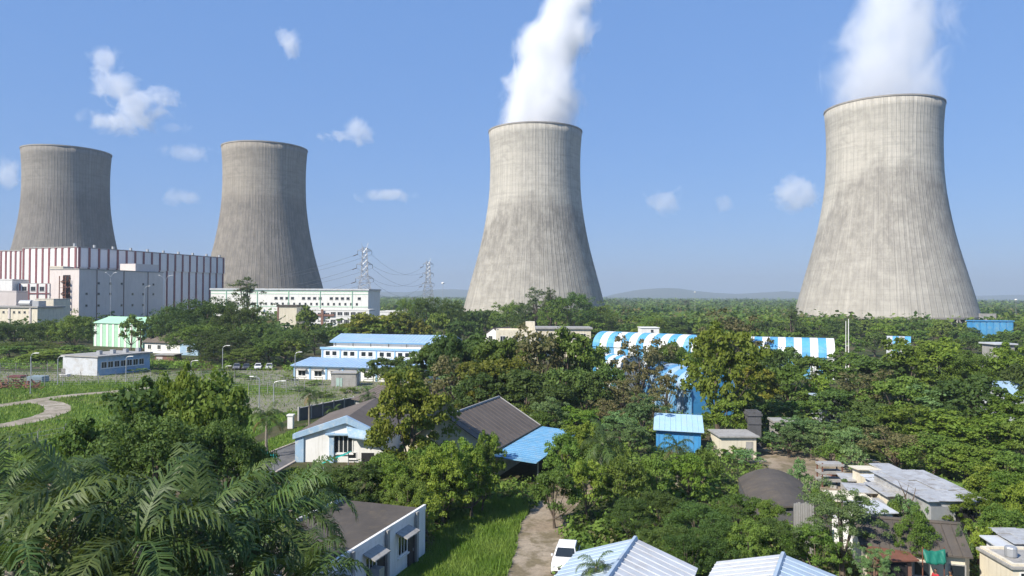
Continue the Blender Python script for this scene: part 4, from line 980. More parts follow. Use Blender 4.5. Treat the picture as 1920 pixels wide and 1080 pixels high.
plant('loose', 1580, 47.5, 908, 165, 'loose pale green tree rising over the dark brown roof', name='loose_tree', sub=0)
plant('loose', 1640, 44.0, 1022, 90, 'smaller loose tree over the rust-brown shack roof', name='loose_tree')
plant('round', 1712, 47.2, 962, 86, 'small dark tree in front of the dark brown roof', name='small_tree')
# big tree over the field
for (k, px, Y, top, w, lb) in (('broad', 318, 60, 708, 250, 'broad dark tree towering over the palms beside the field'), ('round', 395, 57, 722, 210, 'olive tree joined to the broad one, nearer the road'), ('round', 160, 54, 800, 170, 'leafy tree at the field edge behind the palms'), ('broad', 300, 50, 785, 290, 'wide dark tree rising just behind the palms'), ('broad', 430, 52, 800, 170, 'dark tree between the palms and the teal awning'), ('lush', 345, 58, 712, 120, 'fresh green tree crown inside the broad dark one')):
    plant(k, px, Y, top, w, lb, name='broadleaf_tree')
plant('round', 570, 53, 885, 150, 'olive tree behind the row quarters roof beside the palms')
plant('broad', 668, 57, 880, 130, 'dark tree between the gabled house and the row quarters')
# trees in sets
g = 'dark trees below the striped hall'; lb = 'tree in the belt below the striped turbine hall'
many([('broad',28,228,604,110),('broad',92,225,599,95),('round',140,222,590,85),('mid' if 0 else 'round',55,212,640,120),('lush',100,200,655,120),('round',20,205,648,80),('round',140,205,648,70),('lush',62,198,668,80),('broad',-15,230,600,100),], lb, g)
g = 'dark trees between the striped hall and the stepped workshop'; lb = 'tree between the striped hall and the stepped workshop'
many([('broad',335,232,572,100),('broad',390,218,558,130),('broad',450,212,572,110),('round',378,206,605,120),('broad',425,196,622,140),('broad',482,204,605,80),('broad',535,196,618,110),('round',505,190,640,70),('broad',415,192,650,100),('round',460,190,652,90),('round',548,190,640,70),('broad',590,226,620,60),('round',296,236,592,56),('round',246,242,596,48),('round',640,232,612,60)], lb, g)
for px, top in ((308, 588), (290, 600), (265, 598)): plant('column', px, 240, top, 20, 'narrow columnar tree by the pale green shed', 'columnar trees by the pale green shed', 'columnar_tree')
g = 'yellowish trees behind the stepped workshop'; lb = 'tree standing behind the stepped workshop'
many([('flower',690,238,592,110),('flower',745,238,588,100),('flower',650,245,606,70),('lush',715,232,602,90),('flower',780,236,600,60)], lb, g)
g = 'trees at the foot of the steaming tower'; lb = 'tree in the belt at the foot of the steaming tower'
many([('broad',800,268,562,80),('broad',846,280,566,72),('round',770,300,560,60),('broad',908,335,581,56),('round',955,330,566,70),('broad',985,322,572,60),('round',1042,310,562,70),('round',1120,330,572,80),('broad',880,300,585,60),('round',825,250,590,60),('broad',870,258,600,60)], lb, g)
g = 'dense trees behind the brown-roofed hall'; lb = 'tree behind the brown-roofed hall'
many([('broad',728,143,668,88),('broad',768,140,684,80),('broad',812,124,650,120),('broad',878,126,622,135),('dry',850,112,668,110),('round',935,122,632,120),('loose',880,113,690,110),('dry',1010,118,622,130),('round',1065,118,626,120),('flower',925,108,672,130),('broad',985,103,692,130),('broad',1062,104,690,110),('round',1105,122,650,90),('broad',1040,98,720,110),('broad',1100,104,705,90),('broad',900,104,706,110),('broad',1140,112,690,80),('loose',1030,92,742,80),('broad',845,118,640,90),('broad',960,128,640,90)], lb, g)
g = 'brownish scrub trees by the faded barrel shed'; lb = 'scrub tree beside the faded barrel shed'
many([('dry',1196,122,640,100),('dry',1238,126,650,90),('dry',1170,108,712,96),('dry',1138,100,748,90),('loose',1205,92,742,90),('loose',1160,90,770,90),('dry',1225,104,728,70),('loose',1185,84,790,80),('loose',1130,86,800,70),('dry',1250,112,690,60)], lb, g)
g = 'trees in front of the striped barrel sheds'; lb = 'tree close in front of the striped barrel sheds'
many([('round',1262,140,648,70),('broad',1240,150,645,60),('lush',1300,126,660,90),('flower',1420,118,686,110),('round',1478,118,690,110),('broad',1440,140,660,80),('broad',1475,150,655,70),('round',1520,140,668,90),('broad',1395,104,735,90),('broad',1450,100,755,100),('lush',1535,118,712,80),('round',1500,102,750,80),('broad',1330,140,650,80),('lush',1405,128,672,70)], lb, g)
g = 'dense trees around the metal-walled shack'; lb = 'tree in the grove above the metal-walled shack'
many([('round',1592,134,664,120),('broad',1645,130,668,110),('lush',1705,128,648,140),('lush',1765,128,640,150),('round',1830,122,658,140),('lush',1890,120,650,120),('dry',1620,106,700,120),('broad',1562,104,728,100),('round',1685,102,712,140),('loose',1752,98,722,150),('broad',1822,96,712,150),('lush',1888,92,745,110),('broad',1640,92,752,120),('lush',1702,88,762,140),('lush',1772,86,772,150),('lush',1850,82,785,140),('round',1910,80,790,90),('dry',1680,78,805,120),('round',1750,75,820,120),('broad',1610,88,778,100),('lush',1815,72,838,120),('round',1880,70,850,110),('round',1930,90,760,100),('broad',1935,110,680,100),('loose',1600,82,800,80),('loose',1545,86,790,90),('loose',1500,88,778,80),('loose',1480,84,800,60)], lb, g)
g = 'trees beside the flat grey house'; lb = 'tree between the metal-walled shack and the flat grey house'
many([('lush',1862,60,878,120),('lush',1832,56,925,110),('lush',1908,57,890,110),('round',1880,52,950,90),('lush',1930,54,905,90)], lb, g)
g = 'trees behind the ribbed blue roofs'; lb = 'tree standing behind the ribbed pale blue roofs'
many([('broad',1290,45.5,998,100),('broad',1250,48,985,110),('broad',1345,47,985,110),('round',1400,47,978,110),('broad',1460,48,975,110),('round',1525,47,985,110),('broad',1310,53,945,130),('round',1380,55,930,120),('broad',1240,56,925,110),('broad',1180,54,940,90),('round',1440,53,940,80),('bush',1265,42.5,1030,80)], lb, g)
g = 'garden trees around the lean-to'; lb = 'low garden tree between the lean-to and the blue hut'
many([('bushy',918,70,818,54),('bushy',850,63,832,100),('bushy',885,60,846,100),('bushy',830,58,840,110),('bush',905,62,838,60),('bush',790,60,860,120),('bushy',740,58,872,110),('bush',765,55,905,110),('bushy',800,54,930,90),('bush',1055,70,818,80),('bushy',1085,74,800,80),('bush',1120,70,830,80),('bushy',1085,92,770,90),('bush',1150,72,835,70),('bush',800,66,838,80),('bush',1040,58,880,100),('bushy',1100,60,870,100),('bush',1170,62,860,100),('bush',1230,64,858,80),('bushy',1290,66,855,80),('bush',1020,90,775,70),('bushy',985,93,770,70),('bush',1320,70,845,60),('bush',720,66,850,80)], lb, g, 'garden_tree')
g = 'shrubs on the earth yard'; lb = 'shrub on the earth yard behind the shacks'
many([('bushy',1375,84,838,60),('shrubp',1345,86,830,50),('shrubp',1400,80,845,60),('shrubp',1450,86,815,80),('shrubp',1480,90,798,80),('shrubp',1520,84,820,70),('bush',1560,80,832,60),('shrubp',1600,76,838,60),('shrubp',1520,64,900,50),('bush',1545,60,925,60),('shrubp',1690,58,935,50),('shrubp',1710,57,945,46),('bush',1672,57,940,40),('shrubp',1500,70,868,40),('bushy',1850,50,985,70),('shrubp',1800,47,1000,40)], lb, g, None, 'shrub')
g = 'shrubs dotted over the fenced yard'; lb = 'shrub growing by the fences of the yard'
many([(('bush', 'bushy', 'shrubp')[i % 3], px, Y, P(px, 600, Y).z*0 + top, w) for i, (px, Y, top, w) in enumerate(((300,170,700,40),(345,166,704,36),(395,168,700,40),(440,164,702,40),(470,160,708,34),(262,172,700,36),(540,158,712,30),(590,150,722,36),(690,140,735,40),(655,138,745,36),(420,150,722,40),(560,140,742,34),(610,132,752,40)))], lb, g, None, 'shrub')
# belt between the sheds and the tower feet
bl = ' tree in the wooded belt beyond the striped sheds'; bg = 'wooded belt beyond the striped sheds'
cnt = 0; tries = 0
while cnt < 96 and tries < 3000:
    tries += 1
    Y = PR.uniform(205, 400); px = PR.uniform(1095, 1960); x, y = XY(px, Y)
    if blocked(x, y): continue
    if 1800 < px < 1912 and Y < 325: h = PR.uniform(5.2, 6.8)*(Y/300)**-.2
    elif 1650 < px < 1715 and Y < 215: continue
    elif px < 1310 and Y > 300: h = PR.uniform(7.5, 9.5)
    else: h = PR.uniform(6.5, 9.0)
    k = PR.choice(['broad', 'round', 'round', 'broad', 'lush', 'dry' if PR.random() < .3 else 'round'])
    plant_at(k, x, y, h, h*PR.uniform(.50, .68), 'broadleaf_tree', ADJ[k] + bl, 'tree', bg); cnt += 1

# ------------------------------------------------------------------ palms
def frond_mesh(seed, L, e0, droop, nl=38):
    """one feather frond along +X: arching rachis, leaflets on both sides hanging a little"""
    rng = np.random.default_rng(seed); n = 22; p = [np.zeros(3)]; a = e0
    for i in range(n):
        p.append(p[-1] + np.array([math.cos(a), 0, math.sin(a)])*L/n); a -= droop*(0.4+1.2*i/n)/n
    p = np.array(p); V = []; F = []; tint = []
    for i in range(n):                                      # rachis as a flat three-sided strip
        w0 = .05*(1-i/n)+.008; w1 = .05*(1-(i+1)/n)+.008; k = len(V)
        V += [p[i]+[0,-w0,0], p[i]+[0,w0,0], p[i+1]+[0,w1,0], p[i+1]+[0,-w1,0]]; F.append((k,k+1,k+2,k+3)); tint.append(1.0)
    for s in (-1, 1):
        for j in range(nl):
            t = .10 + .88*j/nl; f = t*n; i = min(int(f), n-1); q = p[i] + (p[i+1]-p[i])*(f-i); dirr = unit(p[i+1]-p[i])
            ll = L*.27*math.sin(math.pi*min(1, .16+.80*t))**.7 * rng.uniform(.85, 1.1)
            side = np.array([0, s, 0]); out = unit(side*.85 + dirr*(.45+.5*t) + np.array([0,0,rng.uniform(-.10,.35)]) + rng.normal(size=3)*.13)
            if rng.random() < .06: continue
            m_ = q + out*ll*.5; e = m_ + unit(out + np.array([0,0,-.8-.6*rng.random()]))*ll*.55
            w = dirr*.040*L/3.5*rng.uniform(.8,1.2); k = len(V)
            V += [q-w*.6, q+w*.6, m_+w, m_-w, e+w*.15, e-w*.15]; F += [(k,k+1,k+2,k+3),(k+3,k+2,k+4,k+5)]
            tv = rng.uniform(.1,.8); tint += [tv, tv]
    return mesh_np('frond', np.array(V), np.array(F), LM['palm'], np.array(tint))
FR = {}
for i, (e0, dr) in enumerate(((1.25, 1.5), (.95, 2.2), (.62, 2.4), (.30, 2.3), (-.05, 1.9), (-.45, 1.2))):
    FR[i] = [frond_mesh(100*i+s, 3.6, e0+.1*s, dr+.15*s) for s in range(2)]
DRYF = []
for q_ in FR[5]:
    d_ = q_.copy(); d_.name = 'dry_frond'; d_.materials.clear(); d_.materials.append(leaf_mat('leaf_palm_dry', (0.16,0.11,0.05), (0.26,0.19,0.09), .2, .2)); DRYF.append(d_)
def palm(x, y, z, Lf, n, label, group=None, tiers=(.2,6), name='palm_tree'):
    t = thing(name, label, 'palm', (x, y, 0), PR.uniform(0, 6.28), group); s = Lf/3.6
    b = MB(); lx, ly = PR.uniform(-.5,.5), PR.uniform(-.5,.5); nn = 12
    pts = [(lx*(k/nn)**2*.0 + lx*math.sin(k/nn*3.14)*.5, ly*math.sin(k/nn*3.14)*.5, -.1 + (z+.1)*k/nn) for k in range(nn+1)]
    b.tube(pts, .20*s+.05, .12*s+.02, 9)
    for k in range(int(z/.35)): pass
    b.build('trunk', M_PBARK, t, smooth=True)
    for k in range(n):
        f = (k+.5)/n; tier = 0 if k == 0 else min(5, int(1 + (tiers[1]-1)*f*.95))
        q = inst('frond', PR.choice(FR[tier]), t, (0, 0, z-.05-.25*s*f), k*2.39996 + PR.uniform(-.2,.2), (s*PR.uniform(.88,1.1),)*3)
        q.rotation_euler[0] = PR.uniform(-.22,.22)
        if tier == 5 and PR.random() < .55: q.data = PR.choice(DRYF)
    MB().tube([(0,0,z-.45*s),(0,0,z+.15*s),(0,0,z+1.0*s)], .16*s, .02, 7).build('crown_shaft', LM['palm'], t)
    return t
for (px, py, Y, Lf, n, lb) in (
    (143, 965, 26.5, 4.5, 19, 'large palm with long arching fronds whose crown stands clear above the others'),
    (258, 1020, 24.0, 4.1, 18, 'palm with drooping fronds and pale dry frond tips'),
    (375, 985, 28, 4.4, 19, 'palm with an upright spear frond beside the large palm'),
    (-5, 920, 33, 3.8, 16, 'palm at the edge of the palm group beside the grass field'),
    (20, 1070, 23, 4.0, 17, 'low palm in front of the large arching palm'),
    (480, 1020, 29, 4.3, 18, 'palm spreading over the roof of the row quarters'),
    (95, 905, 38, 3.6, 16, 'dark palm behind the large arching palm'),
    (575, 1085, 27, 3.4, 16, 'small palm crown at the corner of the row quarters'),
    (440, 935, 38, 3.5, 15, 'dark palm under the broad tree by the teal awning'),
    (545, 955, 36, 3.9, 17, 'palm over the far end of the row quarters roof')):
    p = P(px, py, Y); palm(p.x, Y, max(2.0, p.z), Lf, n, lb)
for (px, base, top, Lf, lb) in ((580, 802, 735, 2.0, 'slender palm on the grass verge beside the dark wall'), (500, 858, 776, 2.5, 'palm leaning over the asphalt road'), (690, 790, 742, 1.9, 'bushy palm near the dark wall end'), (625, 800, 768, 1.6, 'short palm on the verge behind the gabled house'), (752, 755, 712, 1.6, 'small palm in front of the stepped workshop')):
    q = G(px, base); p = P(px, top, q.y); palm(q.x, q.y, p.z-.3*Lf*.3, Lf, 16, lb)
for (px, Y, top, Lf, lb) in ((1130, 66, 830, 2.9, 'wide palm in the garden between the lean-to and the blue hut'), (1268, 70, 836, 2.2, 'bluish palm in front of the blue hut'), (1118, 36, 1062, 1.2, 'tiny palm tip showing over the ribbed blue roof')):
    p = P(px, top, Y); palm(p.x, Y, max(1.0, p.z), Lf, 15, lb)

# ------------------------------------------------------------------ far woodland and ground cover
def stuff_mesh(name, pts, hs, rs, per, leaf, lm, label, cat, seed):
    rng = np.random.default_rng(seed); n = len(pts); ci = np.repeat(np.arange(n), per); N_ = n*per
    d = unit(rng.normal(size=(N_, 3))); d[:, 2] = np.abs(d[:, 2]); ph = rng.uniform(0, 6.28, n)[ci]
    az = np.arctan2(d[:, 1], d[:, 0]); lump = 1 + .22*np.sin(3*az+ph) + .18*np.sin(5*d[:, 2]+ph*2)
    rad = rng.uniform(.62, 1.0, N_)*lump
    pos = np.stack([pts[ci, 0] + d[:, 0]*rs[ci]*rad, pts[ci, 1] + d[:, 1]*rs[ci]*rad, hs[ci]*(.22 + .78*d[:, 2]*rad)], 1)
    nn = unit(d + np.array([0, 0, .3]) + rng.normal(size=(N_, 3))*.5)
    V, F = leaves(pos, nn, (leaf*rs)[ci][:, None] if np.ndim(leaf) == 0 else leaf[ci][:, None], rng, .7)
    tint = np.clip(rng.uniform(0, 1, n)[ci]*.7 + rng.uniform(0, .3, N_), 0, 1)
    o = bpy.data.objects.new(name, mesh_np(name, V, F, LM[lm], tint)); COL.objects.link(o)
    return tag(o, label, cat, kind='stuff')
def scatter(n, px0, px1, Y0, Y1, seed, power=1.0):
    rng = np.random.default_rng(seed); out = []
    while len(out) < n:
        Y = Y0 * (Y1/Y0)**rng.uniform(0, 1)**power; x, y = XY(rng.uniform(px0, px1), Y)
        if not blocked(x, y): out.append((x, y))
    return np.array(out)
rng = np.random.default_rng(4)
for lm, seed, lb in (('dark', 21, 'dark green far woodland stretching to the horizon'), ('mid', 22, 'olive green far woodland stretching to the horizon'), ('dry', 23, 'brownish thinner woodland mixed into the far forest')):
    n = 2600 if lm != 'dry' else 700
    p = scatter(n, -350, 2270, 345, 1100, seed); Yv = p[:, 1]; h = rng.uniform(6.5, 10.5, n); r = rng.uniform(4, 7, n)
    keep = ~((p[:, 0]/p[:, 1]*FPX+960 > 690) & (p[:, 0]/p[:, 1]*FPX+960 < 850) & (Yv < 420))
    p, h, r = p[keep], h[keep], r[keep]
    stuff_mesh('woodland', p, h, r, 46, .42, lm, lb + ', around the tower feet', 'woodland', seed)
    n = 2400 if lm != 'dry' else 500
    p = scatter(n, -350, 2270, 1100, 6500, seed+50); Yv = p[:, 1]; h = rng.uniform(8, 15, n); r = Yv/95*rng.uniform(.7, 1.3, n)
    stuff_mesh('far_woodland', p, h, r, 30, .40, lm, lb + ', beneath the hills', 'woodland', seed+50)
# trees behind the left-hand buildings and field margin
p = scatter(150, -300, 800, 262, 345, 77); n = len(p)
stuff_mesh('woodland', p, rng.uniform(6, 9, n), rng.uniform(3.5, 6, n), 60, .36, 'dark', 'dark woodland filling the ground between the power station buildings', 'woodland', 78)
# undergrowth
lawn = [(-8.5,44),(0.4,44),(0.9,50),(1.3,58),(1.5,66),(-3.0,66),(-5.2,58)]; foot(lawn)
p = scatter(2600, 700, 1980, 47, 215, 31, 1.0); n = len(p)
stuff_mesh('undergrowth', p, rng.uniform(.5, 1.5, n), rng.uniform(.5, 1.4, n), 34, .34, 'mid', 'green undergrowth covering the ground between trees and sheds', 'undergrowth', 32)
p = scatter(900, 700, 1980, 47, 215, 33, 1.0); n = len(p)
stuff_mesh('undergrowth', p, rng.uniform(.4, 1.2, n), rng.uniform(.4, 1.1, n), 30, .32, 'dry', 'brownish dry weeds between trees and sheds', 'undergrowth', 34)
p = scatter(700, -150, 560, 30, 62, 35, 1.0); n = len(p)
stuff_mesh('undergrowth', p, rng.uniform(.8, 2.6, n), rng.uniform(.8, 1.6, n), 40, .32, 'dark', 'dark undergrowth beneath the palms', 'undergrowth', 36)
p = scatter(260, -60, 560, 176, 205, 37, 1.0); n = len(p)
stuff_mesh('undergrowth', p, rng.uniform(.5, 1.8, n), rng.uniform(.7, 2.0, n), 40, .30, 'bright', 'bright weeds along the yard fence', 'undergrowth', 38)
# grass blades: rough lawn by the lane, and the field
def grass(name, pts, hmin, hmax, wd, label, seed, lm='grass'):
    rng = np.random.default_rng(seed); n = len(pts); a = rng.uniform(0, 6.28, n); h = rng.uniform(hmin, hmax, n); l = rng.uniform(-.5, .5, (n, 2))*h[:, None]
    w = np.stack([np.cos(a), np.sin(a)], 1)*wd*rng.uniform(.6, 1.4, (n, 1))
    B = np.concatenate([pts, np.zeros((n, 1))], 1); V = np.empty((n, 3, 3))
    V[:, 0] = B; V[:, 0, :2] -= w; V[:, 1] = B; V[:, 1, :2] += w; V[:, 2] = B; V[:, 2, :2] += l; V[:, 2, 2] = h
    tint = np.clip(.5 + .5*np.sin(pts[:, 0]*1.3)*np.sin(pts[:, 1]*.9+1) + rng.uniform(-.3, .3, n), 0, 1)
    o = bpy.data.objects.new(name, mesh_np(name, V.reshape(-1, 3), np.arange(n*3).reshape(n, 3), LM[lm], tint)); COL.objects.link(o)
    return tag(o, label, 'grass', kind='stuff')
def in_poly(n, poly, seed):
    rng = np.random.default_rng(seed); q = [(p[0], p[1]) for p in poly]; x0, x1 = min(a for a, b in q), max(a for a, b in q); y0, y1 = min(b for a, b in q), max(b for a, b in q); out = []
    while len(out) < n:
        x, y = rng.uniform(x0, x1), rng.uniform(y0, y1)
        if inside(x, y, q) and not blocked(x, y): out.append((x, y))
    return np.array(out)
FOOT.remove([(a, b) for a, b in lawn])
sheet('lawn', lawn, M_GRASS, 0.006)
grass('grass', in_poly(26000, lawn, 41), .15, .55, .035, 'rough green grass beside the dirt lane', 42)
grass('dry_grass', in_poly(9000, yard_poly, 47), .12, .45, .08, 'thin dry grass growing through the yard', 48)
foot(yard_poly)
grass('grass', in_poly(30000, field_poly, 43), .15, .55, .09, 'green grass of the open field with dirt tracks', 44)
verge = gp((440,850),(560,802),(700,762),(720,775),(600,810),(560,830),(480,862))
sheet('grass_verge', verge, M_GRASS, 0.012)
grass('grass', in_poly(5000, verge, 45), .1, .4, .06, 'green grass verge beside the asphalt road', 46)

# ------------------------------------------------------------------ pylons and overhead cables
def pylon(px, Y, top, label):
    p = P(px, top, Y); H = p.z; t = thing('power_pylon', label, 'pylon', (p.x, Y, 0), .35)
    def wd(z): return 4.2*(1 - z/H)**1.0*(.62 if z > .55*H else 1) + .9 if z < H*.55 else 1.9 - .9*(z/H-.55)/.45
    for sx in (-1, 1):
        for sy in (-1, 1):
            MB().tube([(sx*wd(z), sy*wd(z), z) for z in np.linspace(0, H*.94, 9)], .20, .13, 4).build('leg', M_STEEL, t)
    b = MB(); zs = np.linspace(0, H*.94, 15)
    for i in range(14):
        z0, z1 = zs[i], zs[i+1]; a, c = wd(z0), wd(z1)
        for (s0, s1) in (((-1,-1),(1,-1)), ((1,-1),(1,1)), ((1,1),(-1,1)), ((-1,1),(-1,-1))):
            b.tube([(s0[0]*a, s0[1]*a, z0), (s1[0]*c, s1[1]*c, z1)], .10, n=4); b.tube([(s1[0]*a, s1[1]*a, z0), (s0[0]*c, s0[1]*c, z1)], .10, n=4)
            b.tube([(s0[0]*c, s0[1]*c, z1), (s1[0]*c, s1[1]*c, z1)], .09, n=4)
    b.build('lattice_bracing', M_STEEL, t)
    tips = []
    for k, f in enumerate((.90, .74, .58)):
        z = H*f; w = wd(z); l = 3.9 + .5*k
        for s in (-1, 1):
            a = MB()
            for y in (-w, w):
                a.tube([(s*w, y, z), (s*l, 0, z+.25)], .11, n=4); a.tube([(s*w, y, z+1.7), (s*l, 0, z+.25)], .10, n=4)
                a.tube([(s*(w+l)/2, y/2, z+.1), (s*w, y, z+1.7)], .08, n=4)
            a.build('cross_arm', M_STEEL, t)
            iz = MB().lathe([(.05,0),(.16,-.1),(.05,-.2)]*9, 8); iz.v = [(x, y, zz - .22*(j//24)) for j, (x, y, zz) in enumerate(iz.v)]
            o = iz.build('insulator', mat('insulator_glaze', (0.05,0.035,0.03), .4), t); o.location = (s*l, 0, z+.2)
            tips.append(t.location + Vector((s*l*math.cos(.35), s*l*math.sin(.35), z-1.8)))
    for s in (-1, 1): MB().tube([(s*wd(H*.94), 0, H*.94), (s*2.0, 0, H)], .12, n=4).build('earth_peak', M_STEEL, t)
    return tips
M_WIRE = mat('cable', (0.09,0.09,0.095), .6, .1, 1)
t1 = pylon(684, 415, 455, 'tall lattice power pylon standing at the end of the long white building')
t2 = pylon(803, 585, 484, 'farther lattice power pylon between the long white building and the steaming tower')
def cable(a, b, sag, label, grp):
    pts = [a.lerp(b, k/16) + Vector((0, 0, -sag*4*(k/16)*(1-k/16))) for k in range(17)]
    o = MB().tube([p - a for p in pts], .055, n=4).build('overhead_cable', M_WIRE); o.location = a; tag(o, label, 'cable', grp)
for k, (a, b) in enumerate(zip(t1, t2)): cable(a, b, 9, 'overhead cable sagging between the two pylons', 'cables between the pylons')
for k, a in enumerate(t1): cable(a, a + Vector((-150, 90, -14+k*.3)), 7, 'overhead cable running from the tall pylon towards the brownish grey tower', 'cables from the tall pylon')
M_INS = mat('insulator_glaze', (0.05,0.035,0.03), .4)
for nm, tips in (('tall', t1), ('farther', t2)):
    for k, a in enumerate(tips[::2]):
        o = MB().tube([(0,0,0), (-2.6,.9,-.9)], .22, n=6).build('strain_insulator', M_INS); o.location = a
        tag(o, 'dark strain insulator hanging from a cross arm of the %s pylon' % nm, 'insulator', 'strain insulators of the %s pylon' % nm)

# ------------------------------------------------------------------ lamp posts, masts, fence
def lamp(px, base, top, arm, label, Y=None, double=False):
    q = G(px, base) if Y is None else Vector((XY(px, Y)[0], Y, 0)); H = P(px, top, q.y).z
    t = thing('lamp_post', label, 'lamp post', (q.x, q.y, 0)); s = 1.0
    MB().tube([(0,0,0),(0,0,.25)], .16, .14, 8).build('base', M_STEEL, t)
    pts = [(0,0,.2),(0,0,H*.8),(0,0,H*.9)] + [(arm*(1-math.cos(a)), 0, H*.9+H*.1*math.sin(a)) for a in (.4,.8,1.2,1.57)]
    MB().tube(pts, .085, .05, 7).build('pole', M_STEEL, t)
    for sg in ((1, -1) if double else (1,)):
        x = arm*sg; e = .7*(1 if x > 0 else -1)
        if sg < 0: MB().tube([(0,0,H*.93),(x,0,H)], .05, n=6).build('bracket', M_STEEL, t)
        MB().add([(x,-.14,H-.06),(x+e,-.1,H-.02),(x+e,.1,H-.02),(x,.14,H-.06),(x,-.12,H+.1),(x+e,-.06,H+.08),(x+e,.06,H+.08),(x,.12,H+.1)], [(0,3,2,1),(4,5,6,7),(0,1,5,4),(1,2,6,5),(2,3,7,6),(3,0,4,7)]).build('lamp_head', M_WHITE, t)
for a in ((417,708,648,.9,'tall lamp post by the parked cars'), (423,705,686,.6,'short lamp post beside the tall one near the parked cars'), (513,770,714,1.2,'curved lamp post on the grass beside the road'), (486,764,706,-.9,'straight lamp post on the grass near the curved one'), (57,738,662,.8,'lamp post beside the scrap yard'), (108,722,668,.8,'lamp post next to the small white kiosk'), (236,716,668,.8,'lamp post in front of the long grey shed'), (358,714,676,.8,'lamp post in front of the brick hut'), (553,722,660,.7,'lamp post at the corner of the stepped workshop')): lamp(*a)
lamp(207, 0, 511, 2.0, 'tall twin-arm lamp in front of the pinkish service block', 330, True)
lamp(270, 0, 536, 2.0, 'tall lamp mast before the shaded side of the service block', 325)
lamp(310, 0, 516, 2.5, 'twin-arm lamp mast near the end of the service block', 320, True)
for (px, Y, top, lb) in ((830, 330, 531, 'slim floodlight mast between the pylons and the steaming tower'), (1303, 520, 548, 'thin pole rising from the woodland beside the steaming tower'), (1591, 152, 598, 'pale twin pole rising from the canopy before the dark-patched tower'), (1905, 420, 562, 'thin pole beyond the bright blue shed')):
    x, y = XY(px, Y); H = P(px, top, Y).z; t = thing('mast', lb, 'mast', (x, y, 0))
    MB().tube([(0,0,0),(0,0,H)], .14, .07, 6).build('pole', M_WHITE if Y < 200 else M_STEEL, t)
    if Y == 152: MB().tube([(-.55,0,0),(-.55,0,H*.97)], .09, .06, 6).build('pole', M_WHITE, t); MB().box(-.6,.1,-.05,.05,H*.6,H*.6+.1).build('tie', M_WHITE, t)
    else: MB().lathe([(.05,0),(.7,.1),(.75,.5),(.4,.7),(.05,.75)], 10).build('floodlight_ring', M_WHITE, t).location = (0,0,H-.3)
def fence(a, b, h, step, label, wires=6, m=None):
    t = thing('wire_fence', label, 'fence', (a.x, a.y, 0), ang_of(a, b)); L = math.dist(a[:2], b[:2]); n = int(L/step)
    po = MB().tube([(0,0,0),(0,0,h),(0,-.35,h+.4)], .06, .05, 5).mesh('post', m or M_GREYC)
    for k in range(n+1): inst('post', po, t, (k*L/n, 0, 0))
    for k in range(wires): MB().tube([(0,0,.2+k*(h-.25)/(wires-1)),(L,0,.2+k*(h-.25)/(wires-1))], .014, n=3, cap=False).build('wire', M_STEEL, t)
    return t
fence(G(-90,727), G(250,721), 2.4, 3.0, 'wire fence on concrete posts between the scrap yard and the field')
fence(G(250,720), G(470,716), 2.4, 3.0, 'wire fence on concrete posts before the brick hut and lamp posts')
fence(G(470,716), G(560,735), 2.4, 3.0, 'wire fence on concrete posts turning towards the road')
fence(G(-90,702), G(118,700), 2.4, 3.0, 'back wire fence behind the scrap yard')
fence(G(430,742), G(700,728), 2.2, 3.0, 'wire fence crossing the yard before the stepped workshop')
fence(G(-40,860), G(120,828), 1.8, 2.6, 'low wire fence across the near end of the field', 4)

